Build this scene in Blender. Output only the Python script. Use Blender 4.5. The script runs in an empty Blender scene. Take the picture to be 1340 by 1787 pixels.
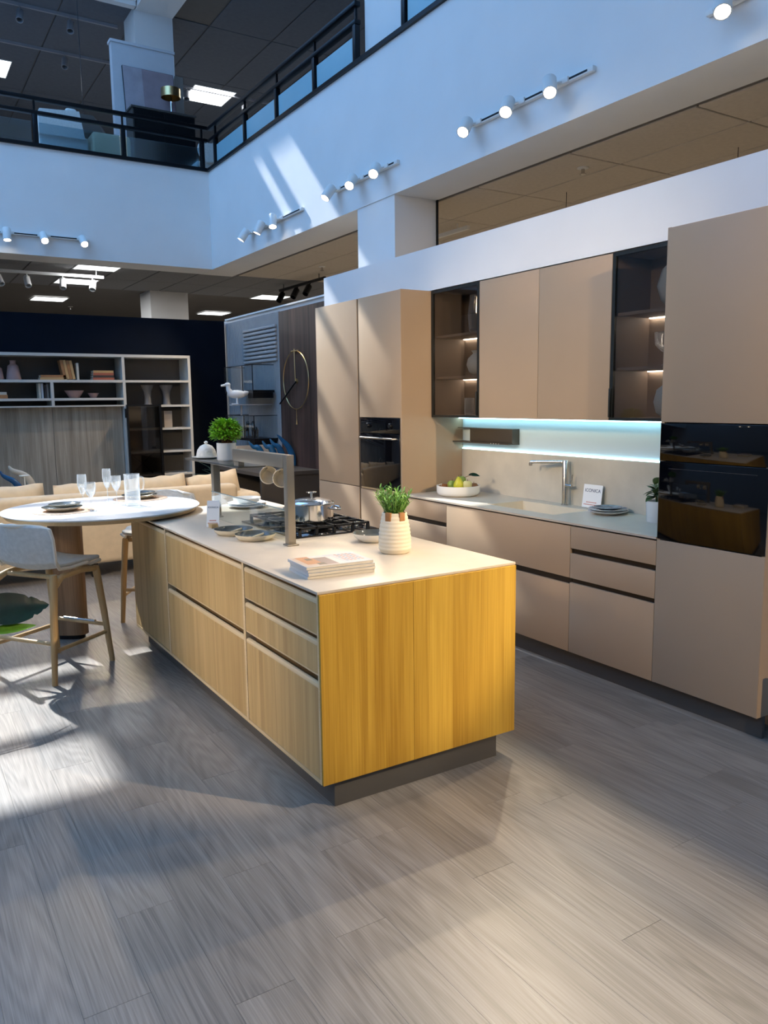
import bpy, bmesh, math, random
from mathutils import Vector, Matrix, Euler
random.seed(7)
scene = bpy.context.scene
COL = scene.collection
R = math.radians

# ------------------------------------------------------------------ camera
PITCH, YAW, ROLL, FPX = 0.1395, 0.5575, -0.0119, 1384.09
cam_d = bpy.data.cameras.new('camera'); cam = bpy.data.objects.new('camera', cam_d); COL.objects.link(cam)
fw = Vector((math.sin(YAW)*math.cos(PITCH), math.cos(YAW)*math.cos(PITCH), -math.sin(PITCH)))
rt = Vector((math.cos(YAW), -math.sin(YAW), 0)); up = rt.cross(fw)
r2 = rt*math.cos(ROLL)+up*math.sin(ROLL); u2 = up*math.cos(ROLL)-rt*math.sin(ROLL)
mw = Matrix((r2, u2, -fw)).transposed().to_4x4(); mw.translation = Vector((-3.3758, -2.6575, 1.624))
cam.matrix_world = mw
cam_d.sensor_fit = 'HORIZONTAL'; cam_d.sensor_width = 36.0; cam_d.lens = 36.0*FPX/1340.0
cam_d.clip_start = 0.05; cam_d.clip_end = 200
scene.camera = cam

# ------------------------------------------------------------------ world, sun, added daylight, exposure
scene.view_settings.view_transform = 'Standard'
scene.view_settings.look = 'None'
scene.view_settings.exposure = 0.0
scene.view_settings.gamma = 1.0
scene.view_settings.use_curve_mapping = False
w = bpy.data.worlds.new('sky'); scene.world = w; w.use_nodes = True
bg = w.node_tree.nodes['Background']; bg.inputs[0].default_value = (0.36, 0.58, 1.0, 1); bg.inputs[1].default_value = 1.5
SUN = Vector((0.2, -1.0, -1.0)).normalized()
sd = bpy.data.lights.new('sun', 'SUN'); sun = bpy.data.objects.new('sun', sd); COL.objects.link(sun)
sun.rotation_euler = SUN.to_track_quat('-Z', 'Y').to_euler(); sd.energy = 10.5; sd.angle = R(0.6); sd.color = (0.93, 0.97, 1.0)
def area(name, loc, direction, sx, sy, power, col):
    l = bpy.data.lights.new(name, 'AREA'); l.shape = 'RECTANGLE'; l.size = sx; l.size_y = sy; l.energy = power; l.color = col
    o = bpy.data.objects.new(name, l); COL.objects.link(o); o.location = loc
    o.rotation_euler = Vector(direction).to_track_quat('-Z', 'Y').to_euler(); return o
area('added_daylight_side', (-7.7, -.8, 6.6), (1, 0, -0.12), 14.0, 4.0, 200, (0.20, 0.50, 1.0))  # unseen panel added for blue daylight on the fascia
area('added_daylight_top', (-4.3, 6.4, 8.93), (0, 0, -1), 5.6, 6.2, 380, (0.20, 0.50, 1.0))  # unseen panel added overhead to turn the floor bluer

# ------------------------------------------------------------------ materials
MATS = {}
def principled(name):
    m = bpy.data.materials.new(name); m.use_nodes = True
    return m, m.node_tree, m.node_tree.nodes['Principled BSDF']
def mat(name, col, rough=.5, metal=0., var=0., vscale=6., bump=0., bscale=60., emit=0., trans=0., ior=1.45, coat=0., sheen=0., spec=None, ecol=None):
    if name in MATS: return MATS[name]
    m, nt, b = principled(name); N = nt.nodes; L = nt.links
    b.inputs['Base Color'].default_value = (*col, 1); b.inputs['Roughness'].default_value = rough; b.inputs['Metallic'].default_value = metal
    b.inputs['IOR'].default_value = ior
    if spec is not None: b.inputs['Specular IOR Level'].default_value = spec
    if trans: b.inputs['Transmission Weight'].default_value = trans
    if coat: b.inputs['Coat Weight'].default_value = coat; b.inputs['Coat Roughness'].default_value = .08
    if sheen: b.inputs['Sheen Weight'].default_value = sheen
    if emit:
        b.inputs['Emission Color'].default_value = (*(ecol or col), 1); b.inputs['Emission Strength'].default_value = emit
    if var or bump:
        tc = N.new('ShaderNodeTexCoord')
    if var:
        n = N.new('ShaderNodeTexNoise'); n.inputs['Scale'].default_value = vscale; n.inputs['Detail'].default_value = 5
        L.new(tc.outputs['Object'], n.inputs['Vector'])
        r = N.new('ShaderNodeMapRange'); r.inputs['From Min'].default_value = .3; r.inputs['From Max'].default_value = .7
        r.inputs['To Min'].default_value = 1-var; r.inputs['To Max'].default_value = 1+var*.6
        L.new(n.outputs['Fac'], r.inputs['Value'])
        x = N.new('ShaderNodeVectorMath'); x.operation = 'SCALE'; x.inputs[0].default_value = col
        L.new(r.outputs['Result'], x.inputs['Scale']); L.new(x.outputs['Vector'], b.inputs['Base Color'])
    if bump:
        n2 = N.new('ShaderNodeTexNoise'); n2.inputs['Scale'].default_value = bscale; n2.inputs['Detail'].default_value = 3
        L.new(tc.outputs['Object'], n2.inputs['Vector'])
        bp = N.new('ShaderNodeBump'); bp.inputs['Strength'].default_value = bump; bp.inputs['Distance'].default_value = .01
        L.new(n2.outputs['Fac'], bp.inputs['Height']); L.new(bp.outputs['Normal'], b.inputs['Normal'])
    MATS[name] = m; return m
def wood(name, dark, light, axis='z', rough=.5, ring=4.0, K=7., strips=0., stripaxis='x', contrast=1., along=.07, fibre=160., offrand=True, bump=.12, tone=.18, ringw=.17, fibw=1.1, tonew=1.1, stripw=.28, spec=.35):
    if name in MATS: return MATS[name]
    m, nt, b = principled(name); N = nt.nodes; L = nt.links
    b.inputs['Roughness'].default_value = rough; b.inputs['Specular IOR Level'].default_value = spec
    tc = N.new('ShaderNodeTexCoord'); vec = tc.outputs['Object']
    oi = N.new('ShaderNodeObjectInfo')
    if offrand:
        sc = N.new('ShaderNodeVectorMath'); sc.operation = 'SCALE'; sc.inputs[0].default_value = (37., 53., 71.); L.new(oi.outputs['Random'], sc.inputs['Scale'])
        ad = N.new('ShaderNodeVectorMath'); ad.operation = 'ADD'; L.new(vec, ad.inputs[0]); L.new(sc.outputs['Vector'], ad.inputs[1]); vec2 = ad.outputs['Vector']
    else: vec2 = vec
    stone = None
    if strips:
        sp = N.new('ShaderNodeSeparateXYZ'); L.new(vec, sp.inputs[0])
        mu = N.new('ShaderNodeMath'); mu.operation = 'MULTIPLY'; mu.inputs[1].default_value = strips; L.new(sp.outputs['XYZ'.index(stripaxis.upper())], mu.inputs[0])
        fl = N.new('ShaderNodeMath'); fl.operation = 'FLOOR'; L.new(mu.outputs[0], fl.inputs[0])
        wn = N.new('ShaderNodeTexWhiteNoise'); wn.noise_dimensions = '1D'; L.new(fl.outputs[0], wn.inputs['W'])
        s2 = N.new('ShaderNodeVectorMath'); s2.operation = 'SCALE'; s2.inputs['Scale'].default_value = 9.; L.new(wn.outputs['Color'], s2.inputs[0])
        a2 = N.new('ShaderNodeVectorMath'); a2.operation = 'ADD'; L.new(vec2, a2.inputs[0]); L.new(s2.outputs['Vector'], a2.inputs[1]); vec2 = a2.outputs['Vector']
        stone = wn.outputs['Value']
    def mapped(across, along_):
        mp = N.new('ShaderNodeMapping'); s = [across]*3; s['xyz'.index(axis)] = along_; mp.inputs['Scale'].default_value = s
        L.new(vec2, mp.inputs['Vector']); return mp.outputs['Vector']
    n1 = N.new('ShaderNodeTexNoise'); n1.inputs['Scale'].default_value = 1.; n1.inputs['Detail'].default_value = 1.6; n1.inputs['Roughness'].default_value = .45; n1.inputs['Distortion'].default_value = .08
    L.new(mapped(ring, ring*along), n1.inputs['Vector'])
    k = N.new('ShaderNodeMath'); k.operation = 'MULTIPLY'; k.inputs[1].default_value = K*6.283; L.new(n1.outputs['Fac'], k.inputs[0])
    s = N.new('ShaderNodeMath'); s.operation = 'SINE'; L.new(k.outputs[0], s.inputs[0])
    f = N.new('ShaderNodeTexNoise'); f.inputs['Scale'].default_value = 1.; f.inputs['Detail'].default_value = 3.
    L.new(mapped(fibre, fibre*.018), f.inputs['Vector'])
    t = N.new('ShaderNodeTexNoise'); t.inputs['Scale'].default_value = 1.; t.inputs['Detail'].default_value = 2.
    L.new(mapped(9., .8), t.inputs['Vector'])
    def math2(op, a, b_):
        q = N.new('ShaderNodeMath'); q.operation = op
        for i, v in enumerate((a, b_)):
            if isinstance(v, (int, float)): q.inputs[i].default_value = v
            else: L.new(v, q.inputs[i])
        return q.outputs[0]
    v = math2('MULTIPLY', s.outputs[0], ringw*contrast)
    v = math2('ADD', v, math2('MULTIPLY', math2('SUBTRACT', f.outputs['Fac'], .5), fibw*contrast))
    v = math2('ADD', v, math2('MULTIPLY', math2('SUBTRACT', t.outputs['Fac'], .5), tonew*contrast))
    v = math2('ADD', v, .52)
    if stone is not None: v = math2('ADD', v, math2('MULTIPLY', math2('SUBTRACT', stone, .5), stripw))
    if tone: v = math2('ADD', v, math2('MULTIPLY', math2('SUBTRACT', oi.outputs['Random'], .5), tone))
    cr = N.new('ShaderNodeValToRGB'); cr.color_ramp.elements[0].color = (*dark, 1); cr.color_ramp.elements[1].color = (*light, 1)
    cr.color_ramp.elements[0].position = .1; cr.color_ramp.elements[1].position = .9
    L.new(v, cr.inputs['Fac']); L.new(cr.outputs['Color'], b.inputs['Base Color'])
    bp = N.new('ShaderNodeBump'); bp.inputs['Strength'].default_value = bump; bp.inputs['Distance'].default_value = .003
    L.new(v, bp.inputs['Height']); L.new(bp.outputs['Normal'], b.inputs['Normal'])
    MATS[name] = m; return m
def clearglass(name, tint=(1, 1, 1), rough=0., fac=.1, gloss=(1, 1, 1), edge=.6, rim_shine=0.):
    """thin pane: transparent tint with a Fresnel mirror coat"""
    if name in MATS: return MATS[name]
    m = bpy.data.materials.new(name); m.use_nodes = True; nt = m.node_tree; N = nt.nodes; L = nt.links
    N.clear(); o = N.new('ShaderNodeOutputMaterial'); t = N.new('ShaderNodeBsdfTransparent'); t.inputs[0].default_value = (*tint, 1)
    g = N.new('ShaderNodeBsdfGlossy'); g.inputs['Roughness'].default_value = rough; g.inputs[0].default_value = (*gloss, 1)
    lw_ = N.new('ShaderNodeLayerWeight'); lw_.inputs[0].default_value = .5
    pw = N.new('ShaderNodeMath'); pw.operation = 'POWER'; pw.inputs[1].default_value = 4.; L.new(lw_.outputs['Facing'], pw.inputs[0])
    ad = N.new('ShaderNodeMath'); ad.operation = 'MULTIPLY_ADD'; ad.use_clamp = True; ad.inputs[1].default_value = edge; ad.inputs[2].default_value = .03+fac; L.new(pw.outputs[0], ad.inputs[0])
    mx = N.new('ShaderNodeMixShader'); L.new(ad.outputs[0], mx.inputs[0]); L.new(t.outputs[0], mx.inputs[1]); L.new(g.outputs[0], mx.inputs[2])
    out = mx.outputs[0]
    if rim_shine:  # whitish rim mixed in to imitate light caught by the glass
        df = N.new('ShaderNodeBsdfTranslucent'); df.inputs[0].default_value = (.95, .97, 1., 1); d2 = N.new('ShaderNodeBsdfDiffuse'); d2.inputs[0].default_value = (.95, .97, 1., 1)
        md = N.new('ShaderNodeMixShader'); L.new(df.outputs[0], md.inputs[1]); L.new(d2.outputs[0], md.inputs[2])
        p2 = N.new('ShaderNodeMath'); p2.operation = 'POWER'; p2.inputs[1].default_value = 2.2; L.new(lw_.outputs['Facing'], p2.inputs[0])
        h2 = N.new('ShaderNodeMath'); h2.operation = 'MULTIPLY_ADD'; h2.use_clamp = True; h2.inputs[1].default_value = rim_shine; h2.inputs[2].default_value = rim_shine*.12; L.new(p2.outputs[0], h2.inputs[0])
        m3 = N.new('ShaderNodeMixShader'); L.new(h2.outputs[0], m3.inputs[0]); L.new(out, m3.inputs[1]); L.new(md.outputs[0], m3.inputs[2]); out = m3.outputs[0]
    L.new(out, o.inputs[0])
    MATS[name] = m; return m

WHITE = mat('white_paint', (.80, .79, .77), .75, var=.03, vscale=2.)
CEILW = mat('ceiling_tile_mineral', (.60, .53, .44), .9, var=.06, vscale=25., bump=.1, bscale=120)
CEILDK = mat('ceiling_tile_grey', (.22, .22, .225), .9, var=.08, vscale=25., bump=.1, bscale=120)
CEILUP = mat('upper_ceiling_grey', (.12, .13, .15), .9, var=.08, vscale=12.)
GRID = mat('ceiling_grid_shadow', (.14, .125, .11), .8, var=.05)
FRONT = mat('taupe_matt_lacquer', (.425, .303, .195), .42, var=.02, vscale=3., spec=.4)
CARC = mat('dark_bronze_carcass', (.065, .055, .047), .5, var=.05)
PLINTH = mat('plinth_bronze', (.085, .077, .068), .45, var=.04)
GAP = mat('gola_profile_dark', (.022, .016, .012), .45, var=.05)
STONE = mat('light_porcelain_worktop', (.55, .47, .37), .33, var=.05, vscale=9., bump=.02)
SPLASH = mat('porcelain_backsplash', (.55, .495, .40), .4, var=.12, vscale=5., bump=.02)
GLOSSW = mat('backpainted_glass_panel', (.58, .68, .72), .12, var=.01)
LED = mat('led_strip_cool', (.48, .86, 1.), .5, emit=9., var=0)
LEDW = mat('led_strip_neutral', (1., .92, .8), .5, emit=22.)
BLKGLS = mat('black_oven_glass', (.003, .003, .004), .05)
BLKMET = mat('black_steel', (.012, .013, .016), .35, metal=.6, var=.05)
CAST = mat('cast_iron_black', (.012, .012, .013), .55, var=.1, bump=.05)
CHROME = mat('polished_steel', (.82, .80, .77), .08, metal=1., var=.02)
STEEL = mat('brushed_steel', (.60, .57, .53), .25, metal=1., var=.03)
BRONZE = mat('bronze_anodised_metal', (.31, .27, .215), .38, metal=.55, var=.03)
OAK = wood('oak_veneer_front', (.36, .215, .075), (.64, .43, .19), 'z', .45, ring=5., K=5., strips=22., stripaxis='y', along=.05, tone=.06, contrast=.62, stripw=.16)
OAKEND = wood('oak_veneer_end_warmlit', (.37, .19, .018), (.62, .37, .05), 'z', .42, ring=4., K=6., strips=7., stripaxis='x', along=.09, tone=.08, contrast=.8)  # same oak as the fronts, warm spotlight tint put into its colour
OAKEDGE = wood('oak_edge_light', (.52, .36, .18), (.76, .57, .34), 'y', .45, ring=5., K=4., contrast=.6)
OAKLEG = wood('oak_solid_leg', (.40, .24, .10), (.66, .45, .22), 'z', .42, ring=6., K=4., contrast=.6)
OAKDK = wood('walnut_table_leg', (.16, .09, .045), (.33, .20, .11), 'z', .45, ring=5., K=4.)
FLOORW = wood('greige_oak_floor', (.090, .079, .068), (.355, .316, .273), 'y', .36, ring=3.4, K=30., along=.10, fibre=210., contrast=.85, tone=.10, bump=.06, ringw=.08, fibw=.95, tonew=.5, spec=.62)
WALNUT = wood('dark_walnut_panel', (.026, .015, .012), (.10, .058, .045), 'z', .5, ring=6., K=3., strips=9., stripaxis='y', along=.03)
GREYW = wood('grey_oak_panel', (.23, .19, .14), (.46, .40, .31), 'z', .55, ring=4., K=5., along=.06, tone=.05)
NAVY = mat('navy_wall_paint', (.0016, .004, .010), .9, spec=.15, var=.15, vscale=3.)
FLUTE = mat('fluted_grey_panel', (.36, .37, .375), .6, var=.04)
SHELFW = mat('cream_shelf_lacquer', (.60, .57, .51), .5, var=.03)
SHELFBK = mat('shelf_back_grey', (.075, .07, .065), .7, var=.05)
SOFA = mat('beige_sofa_linen', (.70, .54, .345), .9, var=.07, vscale=14., bump=.25, bscale=260., sheen=.2)
SEATF = mat('light_grey_seat_fabric', (.62, .61, .57), .9, var=.1, vscale=40., bump=.2, bscale=300.)
CERW = mat('white_glazed_ceramic', (.80, .78, .73), .18, var=.03)
CERM = mat('cream_matt_ceramic', (.78, .67, .49), .5, var=.05, vscale=12.)
CERG = mat('grey_green_glaze', (.10, .105, .095), .14, var=.35, vscale=14.)
CERB = mat('blue_grey_glaze', (.14, .17, .20), .14, var=.5, vscale=26., coat=.5)
RATTAN = mat('rattan_placemat', (.55, .38, .26), .8, var=.25, vscale=90., bump=.5, bscale=140.)
DRINK = clearglass('drinking_glass', (.95, .965, .965), rough=.02, fac=.07, edge=1.6, rim_shine=.55)
PANE = clearglass('clear_pane', (.93, .97, .97), fac=.03)
FROST = mat('frosted_glass_skylit', (.30, .52, .60), .35, var=.05, vscale=2., coat=.2)  # blue sky light on this glass is put into its base colour
SMOKE = clearglass('smoked_pane', (.74, .72, .70), fac=.0)
SMOKEDK = clearglass('dark_smoked_pane', (.5, .47, .44), fac=.0)
LEAFB = mat('bright_green_leaf', (.27, .58, .03), .45, var=.35, vscale=40., spec=.4)
LEAFD = mat('dark_green_leaf', (.006, .028, .016), .3, var=.3, vscale=20.)
LEAFL = mat('fresh_green_leaf', (.14, .34, .03), .4, var=.2, vscale=20.)
LEAFH = mat('herb_green_leaf', (.20, .40, .07), .5, var=.4, vscale=60.)
LEAFM = mat('muted_green_leaf', (.09, .15, .05), .5, var=.35, vscale=50.)
SOIL = mat('potting_soil', (.03, .02, .013), .95, var=.3, vscale=60.)
TAN = mat('tan_leather_strap', (.40, .18, .06), .6, var=.15, vscale=40.)
PAPER = mat('paper_pages', (.62, .55, .44), .8, var=.05, vscale=60.)
PAPERB = mat('blue_white_cover', (.50, .51, .52), .35, var=.05)
CARDW = mat('white_card', (.84, .83, .81), .5, var=.01)
INK = mat('navy_ink', (.03, .05, .11), .6, var=.01)
REDINK = mat('red_ink', (.55, .14, .09), .6, var=.01)
LAMPW = mat('white_lamp_housing', (.78, .77, .74), .4, var=.02)
BULB = mat('lit_bulb', (1., .9, .72), .5, emit=30.)
PANELLIT = mat('lit_ceiling_panel', (.92, .97, 1.), .5, emit=3.2)
PINK = mat('dusty_pink_ceramic', (.36, .235, .22), .6, var=.06)
PEWTER = mat('pewter_glaze', (.16, .15, .14), .3, var=.1)
BLUEC = mat('blue_glazed_ceramic', (.012, .10, .24), .12, var=.2, coat=.4)
CREAMC = mat('cream_glazed_ceramic', (.60, .53, .42), .15, var=.05, coat=.4)
GOLD = mat('brushed_brass', (.62, .46, .22), .28, metal=1., var=.04)
BROWNB = mat('tan_book_cloth', (.38, .17, .065), .7, var=.08)
REDB = mat('terracotta_book_cloth', (.36, .10, .055), .7, var=.08)
OCHRE = mat('ochre_book_cloth', (.52, .31, .13), .7, var=.08)
DKB = mat('dark_book_cloth', (.05, .035, .03), .7, var=.08)

# ------------------------------------------------------------------ mesh helpers
class MB:
    def __init__(s): s.v = []; s.f = []; s.rb = False
    def add(s, vs, fs, M=None):
        o = len(s.v)
        for p in vs:
            p = Vector(p); s.v.append(tuple(M @ p) if M is not None else tuple(p))
        for f in fs: s.f.append(tuple(i+o for i in f))
        return s
    def box(s, x0, x1, y0, y1, z0, z1, M=None):
        vs = [(x0,y0,z0),(x1,y0,z0),(x1,y1,z0),(x0,y1,z0),(x0,y0,z1),(x1,y0,z1),(x1,y1,z1),(x0,y1,z1)]
        return s.add(vs, [(0,3,2,1),(4,5,6,7),(0,1,5,4),(1,2,6,5),(2,3,7,6),(3,0,4,7)], M)
    def rbox(s, x0, x1, y0, y1, z0, z1, r=.01, seg=2, M=None):
        s.rb = True; bm = bmesh.new(); bmesh.ops.create_cube(bm, size=1)
        for v in bm.verts: v.co = Vector(((x0+x1)/2+v.co.x*(x1-x0), (y0+y1)/2+v.co.y*(y1-y0), (z0+z1)/2+v.co.z*(z1-z0)))
        bmesh.ops.bevel(bm, geom=bm.edges[:], offset=r, segments=seg, profile=.5, affect='EDGES')
        bm.verts.index_update()
        s.add([v.co[:] for v in bm.verts], [[v.index for v in f.verts] for f in bm.faces], M); bm.free(); return s
    def lathe(s, prof, n=24, c=(0,0,0), M=None, capb=True, capt=True):
        vs = []; fs = []
        for (r, z) in prof:
            for i in range(n):
                a = 2*math.pi*i/n; vs.append((c[0]+r*math.cos(a), c[1]+r*math.sin(a), c[2]+z))
        for j in range(len(prof)-1):
            for i in range(n):
                i2 = (i+1) % n; fs.append((j*n+i, j*n+i2, (j+1)*n+i2, (j+1)*n+i))
        if capb: fs.append(tuple(range(n-1, -1, -1)))
        if capt: fs.append(tuple((len(prof)-1)*n+i for i in range(n)))
        return s.add(vs, fs, M)
    def tube(s, pts, r, n=8, M=None):
        pts = [Vector(p) for p in pts]; rs = r if isinstance(r, (list, tuple)) else [r]*len(pts)
        t0 = (pts[1]-pts[0]).normalized(); a = Vector((0,0,1)) if abs(t0.z) < .9 else Vector((1,0,0))
        nrm = t0.cross(a).normalized(); vs = []; fs = []
        for i, p in enumerate(pts):
            t = (pts[min(i+1, len(pts)-1)]-pts[max(i-1, 0)]).normalized()
            nrm = (nrm - t*nrm.dot(t)).normalized(); b = t.cross(nrm)
            for k in range(n):
                an = 2*math.pi*k/n; vs.append(p+(nrm*math.cos(an)+b*math.sin(an))*rs[i])
        for j in range(len(pts)-1):
            for k in range(n):
                k2 = (k+1) % n; fs.append((j*n+k, j*n+k2, (j+1)*n+k2, (j+1)*n+k))
        fs.append(tuple(range(n-1, -1, -1))); fs.append(tuple((len(pts)-1)*n+k for k in range(n)))
        return s.add(vs, fs, M)
    def prism(s, poly, d0, d1, axis='z', M=None):
        """poly in the two other axes (order xyz without axis), extruded along axis"""
        n = len(poly); vs = []
        for d in (d0, d1):
            for a, b in poly:
                vs.append({'z': (a, b, d), 'y': (a, d, b), 'x': (d, a, b)}[axis])
        fs = [tuple(range(n)), tuple(range(2*n-1, n-1, -1))]+[(i, i+n, (i+1) % n+n, (i+1) % n) for i in range(n)]
        return s.add(vs, fs, M)
    def grid(s, fn, nu, nv, M=None):
        vs = [fn(u/nu, v/nv) for v in range(nv+1) for u in range(nu+1)]
        fs = [(v*(nu+1)+u, v*(nu+1)+u+1, (v+1)*(nu+1)+u+1, (v+1)*(nu+1)+u) for v in range(nv) for u in range(nu)]
        return s.add(vs, fs, M)

def wloc(o):
    v = Vector((0,0,0))
    while o is not None: v += o.location; o = o.parent
    return v
def obj(name, mb, m, parent=None, local=False, smooth=True, fix=True):
    me = bpy.data.meshes.new(name)
    off = Vector((0,0,0)) if (parent is None or local) else wloc(parent)
    me.from_pydata([tuple(Vector(v)-off) for v in mb.v], [], mb.f); me.update()
    if fix:
        bm = bmesh.new(); bm.from_mesh(me); bmesh.ops.recalc_face_normals(bm, faces=bm.faces[:]); bm.to_mesh(me); bm.free()
    if smooth: me.shade_smooth(); me.set_sharp_from_angle(angle=R(25 if mb.rb else 48))
    if m is not None: me.materials.append(m)
    o = bpy.data.objects.new(name, me); COL.objects.link(o)
    if parent is not None: o.parent = parent
    return o
def tag(o, label, cat, group=None, kind=None):
    o['label'] = label
    if cat: o['category'] = cat
    if group: o['group'] = group
    if kind: o['kind'] = kind
    return o
def solo(name, mb, m, label, cat, group=None, base=None):
    """a thing that is one mesh, origin at its base"""
    xs = [v[0] for v in mb.v]; ys = [v[1] for v in mb.v]; zs = [v[2] for v in mb.v]
    b = Vector(base) if base else Vector(((min(xs)+max(xs))/2, (min(ys)+max(ys))/2, min(zs)))
    q = MB(); q.v = [tuple(Vector(v)-b) for v in mb.v]; q.f = mb.f; q.rb = mb.rb
    o = obj(name, q, m); o.location = b; return tag(o, label, cat, group)
def thing(name, label, cat, loc=(0,0,0), rz=0, group=None):
    o = bpy.data.objects.new(name, None); COL.objects.link(o); o.empty_display_size = .05
    o.location = loc; o.rotation_euler = (0, 0, rz); return tag(o, label, cat, group)
def struct(name, mb, m, label, parent=None):
    o = obj(name, mb, m, parent); o['kind'] = 'structure'; o['label'] = label; return o
def part(name, parent, me, loc=(0,0,0), rot=(0,0,0)):
    """part that shares mesh data"""
    o = bpy.data.objects.new(name, me); COL.objects.link(o); o.parent = parent; o.location = loc; o.rotation_euler = rot; return o
def dup(root, loc, rz, label, group=None):
    r = root.copy(); COL.objects.link(r); r.location = loc; r.rotation_euler = (0, 0, rz); r['label'] = label
    if group: r['group'] = group
    for ch in list(root.children):
        c = ch.copy(); COL.objects.link(c); c.parent = r
        for g in list(ch.children):
            d = g.copy(); COL.objects.link(d); d.parent = c
    return r
def c_box(l, *a): l.append(a)
def carcass(l, m, parent):
    for a in l: obj('carcass_panel', MB().box(*a), m, parent)
def B(*a, **k): return MB().box(*a, **k)
def RB(*a, **k): return MB().rbox(*a, **k)

# ================================================================== THE SETTING
XF, YB, ZF0, ZF1 = .90, 8.90, 3.565, 4.93          # atrium faces, underside and top of the upper slab
# floor: planks in view, plain boards beyond
PX0, PX1, PY0, PY1 = -3.96, .18, -2.6, 4.6
fl = MB()
fl.box(-8, 8, -9, PY0, -.15, 0); fl.box(-8, 8, PY1, 20, -.15, 0); fl.box(-8, PX0, PY0, PY1, -.15, 0); fl.box(PX1, 8, PY0, PY1, -.15, 0)
fl.box(PX0, PX1, PY0, PY1, -.15, -.0125)
floor = struct('floor', fl, FLOORW, 'greige wood-look plank floor')
PW, PL = .18, 1.22
pm = obj('plank', RB(-PW/2+.0002, PW/2-.0002, -PL/2+.0004, PL/2-.0004, -.0125, 0, r=.0003, seg=1), FLOORW, floor, local=True); pmesh = pm.data
bpy.data.objects.remove(pm)
nc = int(round((PX1-PX0)/PW)); first = True
cutm = {}
for i in range(nc):
    x = PX0+PW*(i+.5); y = PY0-random.uniform(.0, PL)
    while y < PY1-1e-6:
        a, b_ = max(y, PY0), min(y+PL, PY1)
        if b_-a > .02:
            if b_-a > PL-1e-4: part('plank', floor, pmesh, (x, (a+b_)/2, 0))
            else:
                key = round(b_-a, 4)
                o = obj('plank', RB(-PW/2+.0002, PW/2-.0002, -(b_-a)/2+.0004, (b_-a)/2-.0004, -.0125, 0, r=.0003, seg=1), FLOORW, floor, local=True); o.location = (x, (a+b_)/2, 0)
        y += PL
# upper slab faces
struct('wall_right', B(XF, XF+.5, -8.9, 9.4, ZF0, ZF1), WHITE, 'white fascia wall of the atrium above the kitchen')
struct('wall_back', B(-7.9, XF, YB, 9.4, ZF0+.003, ZF1), WHITE, 'white fascia wall of the atrium above the sitting area')
sl = MB(); sl.box(XF+.5, 8, -8.9, 20, 3.85, ZF1); sl.box(-7.9, XF+.5, 9.4, 20, 3.85, ZF1)
struct('wall_upper_slab', sl, WHITE, 'upper floor slab')
def trim(name, mb, m, label): return struct(name, mb, m, label)
t1 = MB(); t1.box(XF-.03, XF+.12, -8.9, YB+.12, ZF1, ZF1+.04); t1.box(-7.9, XF-.03, YB-.03, YB+.12, ZF1, ZF1+.04)
trim('trim_1', t1, BLKMET, 'dark edge trim along the top of the atrium fascia')
# lower ceiling grid: backing plus single tiles
CZ = 3.60
cb = MB(); cb.box(XF+.5, 8, -8.9, 20, CZ+.012, CZ+.08); cb.box(-7.9, XF+.5, 9.4, 20, CZ+.012, CZ+.08)
ceil = struct('ceiling', cb, GRID, 'suspended ceiling of mineral tiles')
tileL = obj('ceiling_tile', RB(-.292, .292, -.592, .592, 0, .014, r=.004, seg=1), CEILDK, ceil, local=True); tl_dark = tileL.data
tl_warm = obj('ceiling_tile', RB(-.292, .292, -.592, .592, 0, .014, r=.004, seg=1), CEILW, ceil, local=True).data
for c in list(ceil.children): bpy.data.objects.remove(c)
for i in range(-5, 10):
    cx = .34+.6*i+.3
    for j in range(-3, 9):
        cy = 1.7+1.2*j
        if cx+.3 <= XF+.5 and cy-.6 < 9.35: continue
        if cx-.3 < XF+.52 and cy-.6 < 9.35: continue
        if cx > 4.2 and cy < 6: continue
        if cx < -2.6: continue
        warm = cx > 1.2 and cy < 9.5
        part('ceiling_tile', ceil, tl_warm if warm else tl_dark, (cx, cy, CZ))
# outer shell
struct('wall_far', B(-8, 8, 20, 20.2, 0, 9.2), mat('far_wall_grey', (.10, .10, .11), .8, var=.1), 'dim far wall of the showroom')
struct('wall_east', B(8, 8.2, -9, 20, 0, 9.2), mat('east_wall_beige', (.42, .37, .31), .8, var=.05), 'beige outer wall behind the kitchen')
fr = MB(); fr.box(-8, 8, -9.2, -9, 0, 9.2)
struct('wall_front', fr, mat('front_wall_warm', (.55, .50, .44), .8, var=.05), 'wall behind the viewer')
lw = MB(); lw.box(-8.2, -8, -9, 20, 0, 4.4); lw.box(-8.2, -8, -9, 20, 8.8, 9.2); lw.box(-8.2, -8, -9, -8.2, 4.4, 8.8); lw.box(-8.2, -8, 6.6, 20, 4.4, 8.8)
struct('wall_left', lw, mat('left_wall_white', (.62, .60, .58), .8, var=.05), 'outer wall with the opening of the added high window')
wf = MB()  # unseen window added to let blue sky light in
for k in range(6): wf.box(-8.12, -8.02, -8.2+2.96*k-.04, -8.2+2.96*k+.04, 4.4, 8.8)
wf.box(-8.12, -8.02, -8.2, 6.6, 4.4, 4.5); wf.box(-8.12, -8.02, -8.2, 6.6, 8.7, 8.8)
win1 = struct('added_window', wf, BLKMET, 'unseen high window added to bring in blue sky light'); obj('pane', B(-8.08, -8.07, -8.15, 6.55, 4.5, 8.7), clearglass('window_pane', (1, 1, 1), fac=0.), win1)
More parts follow.
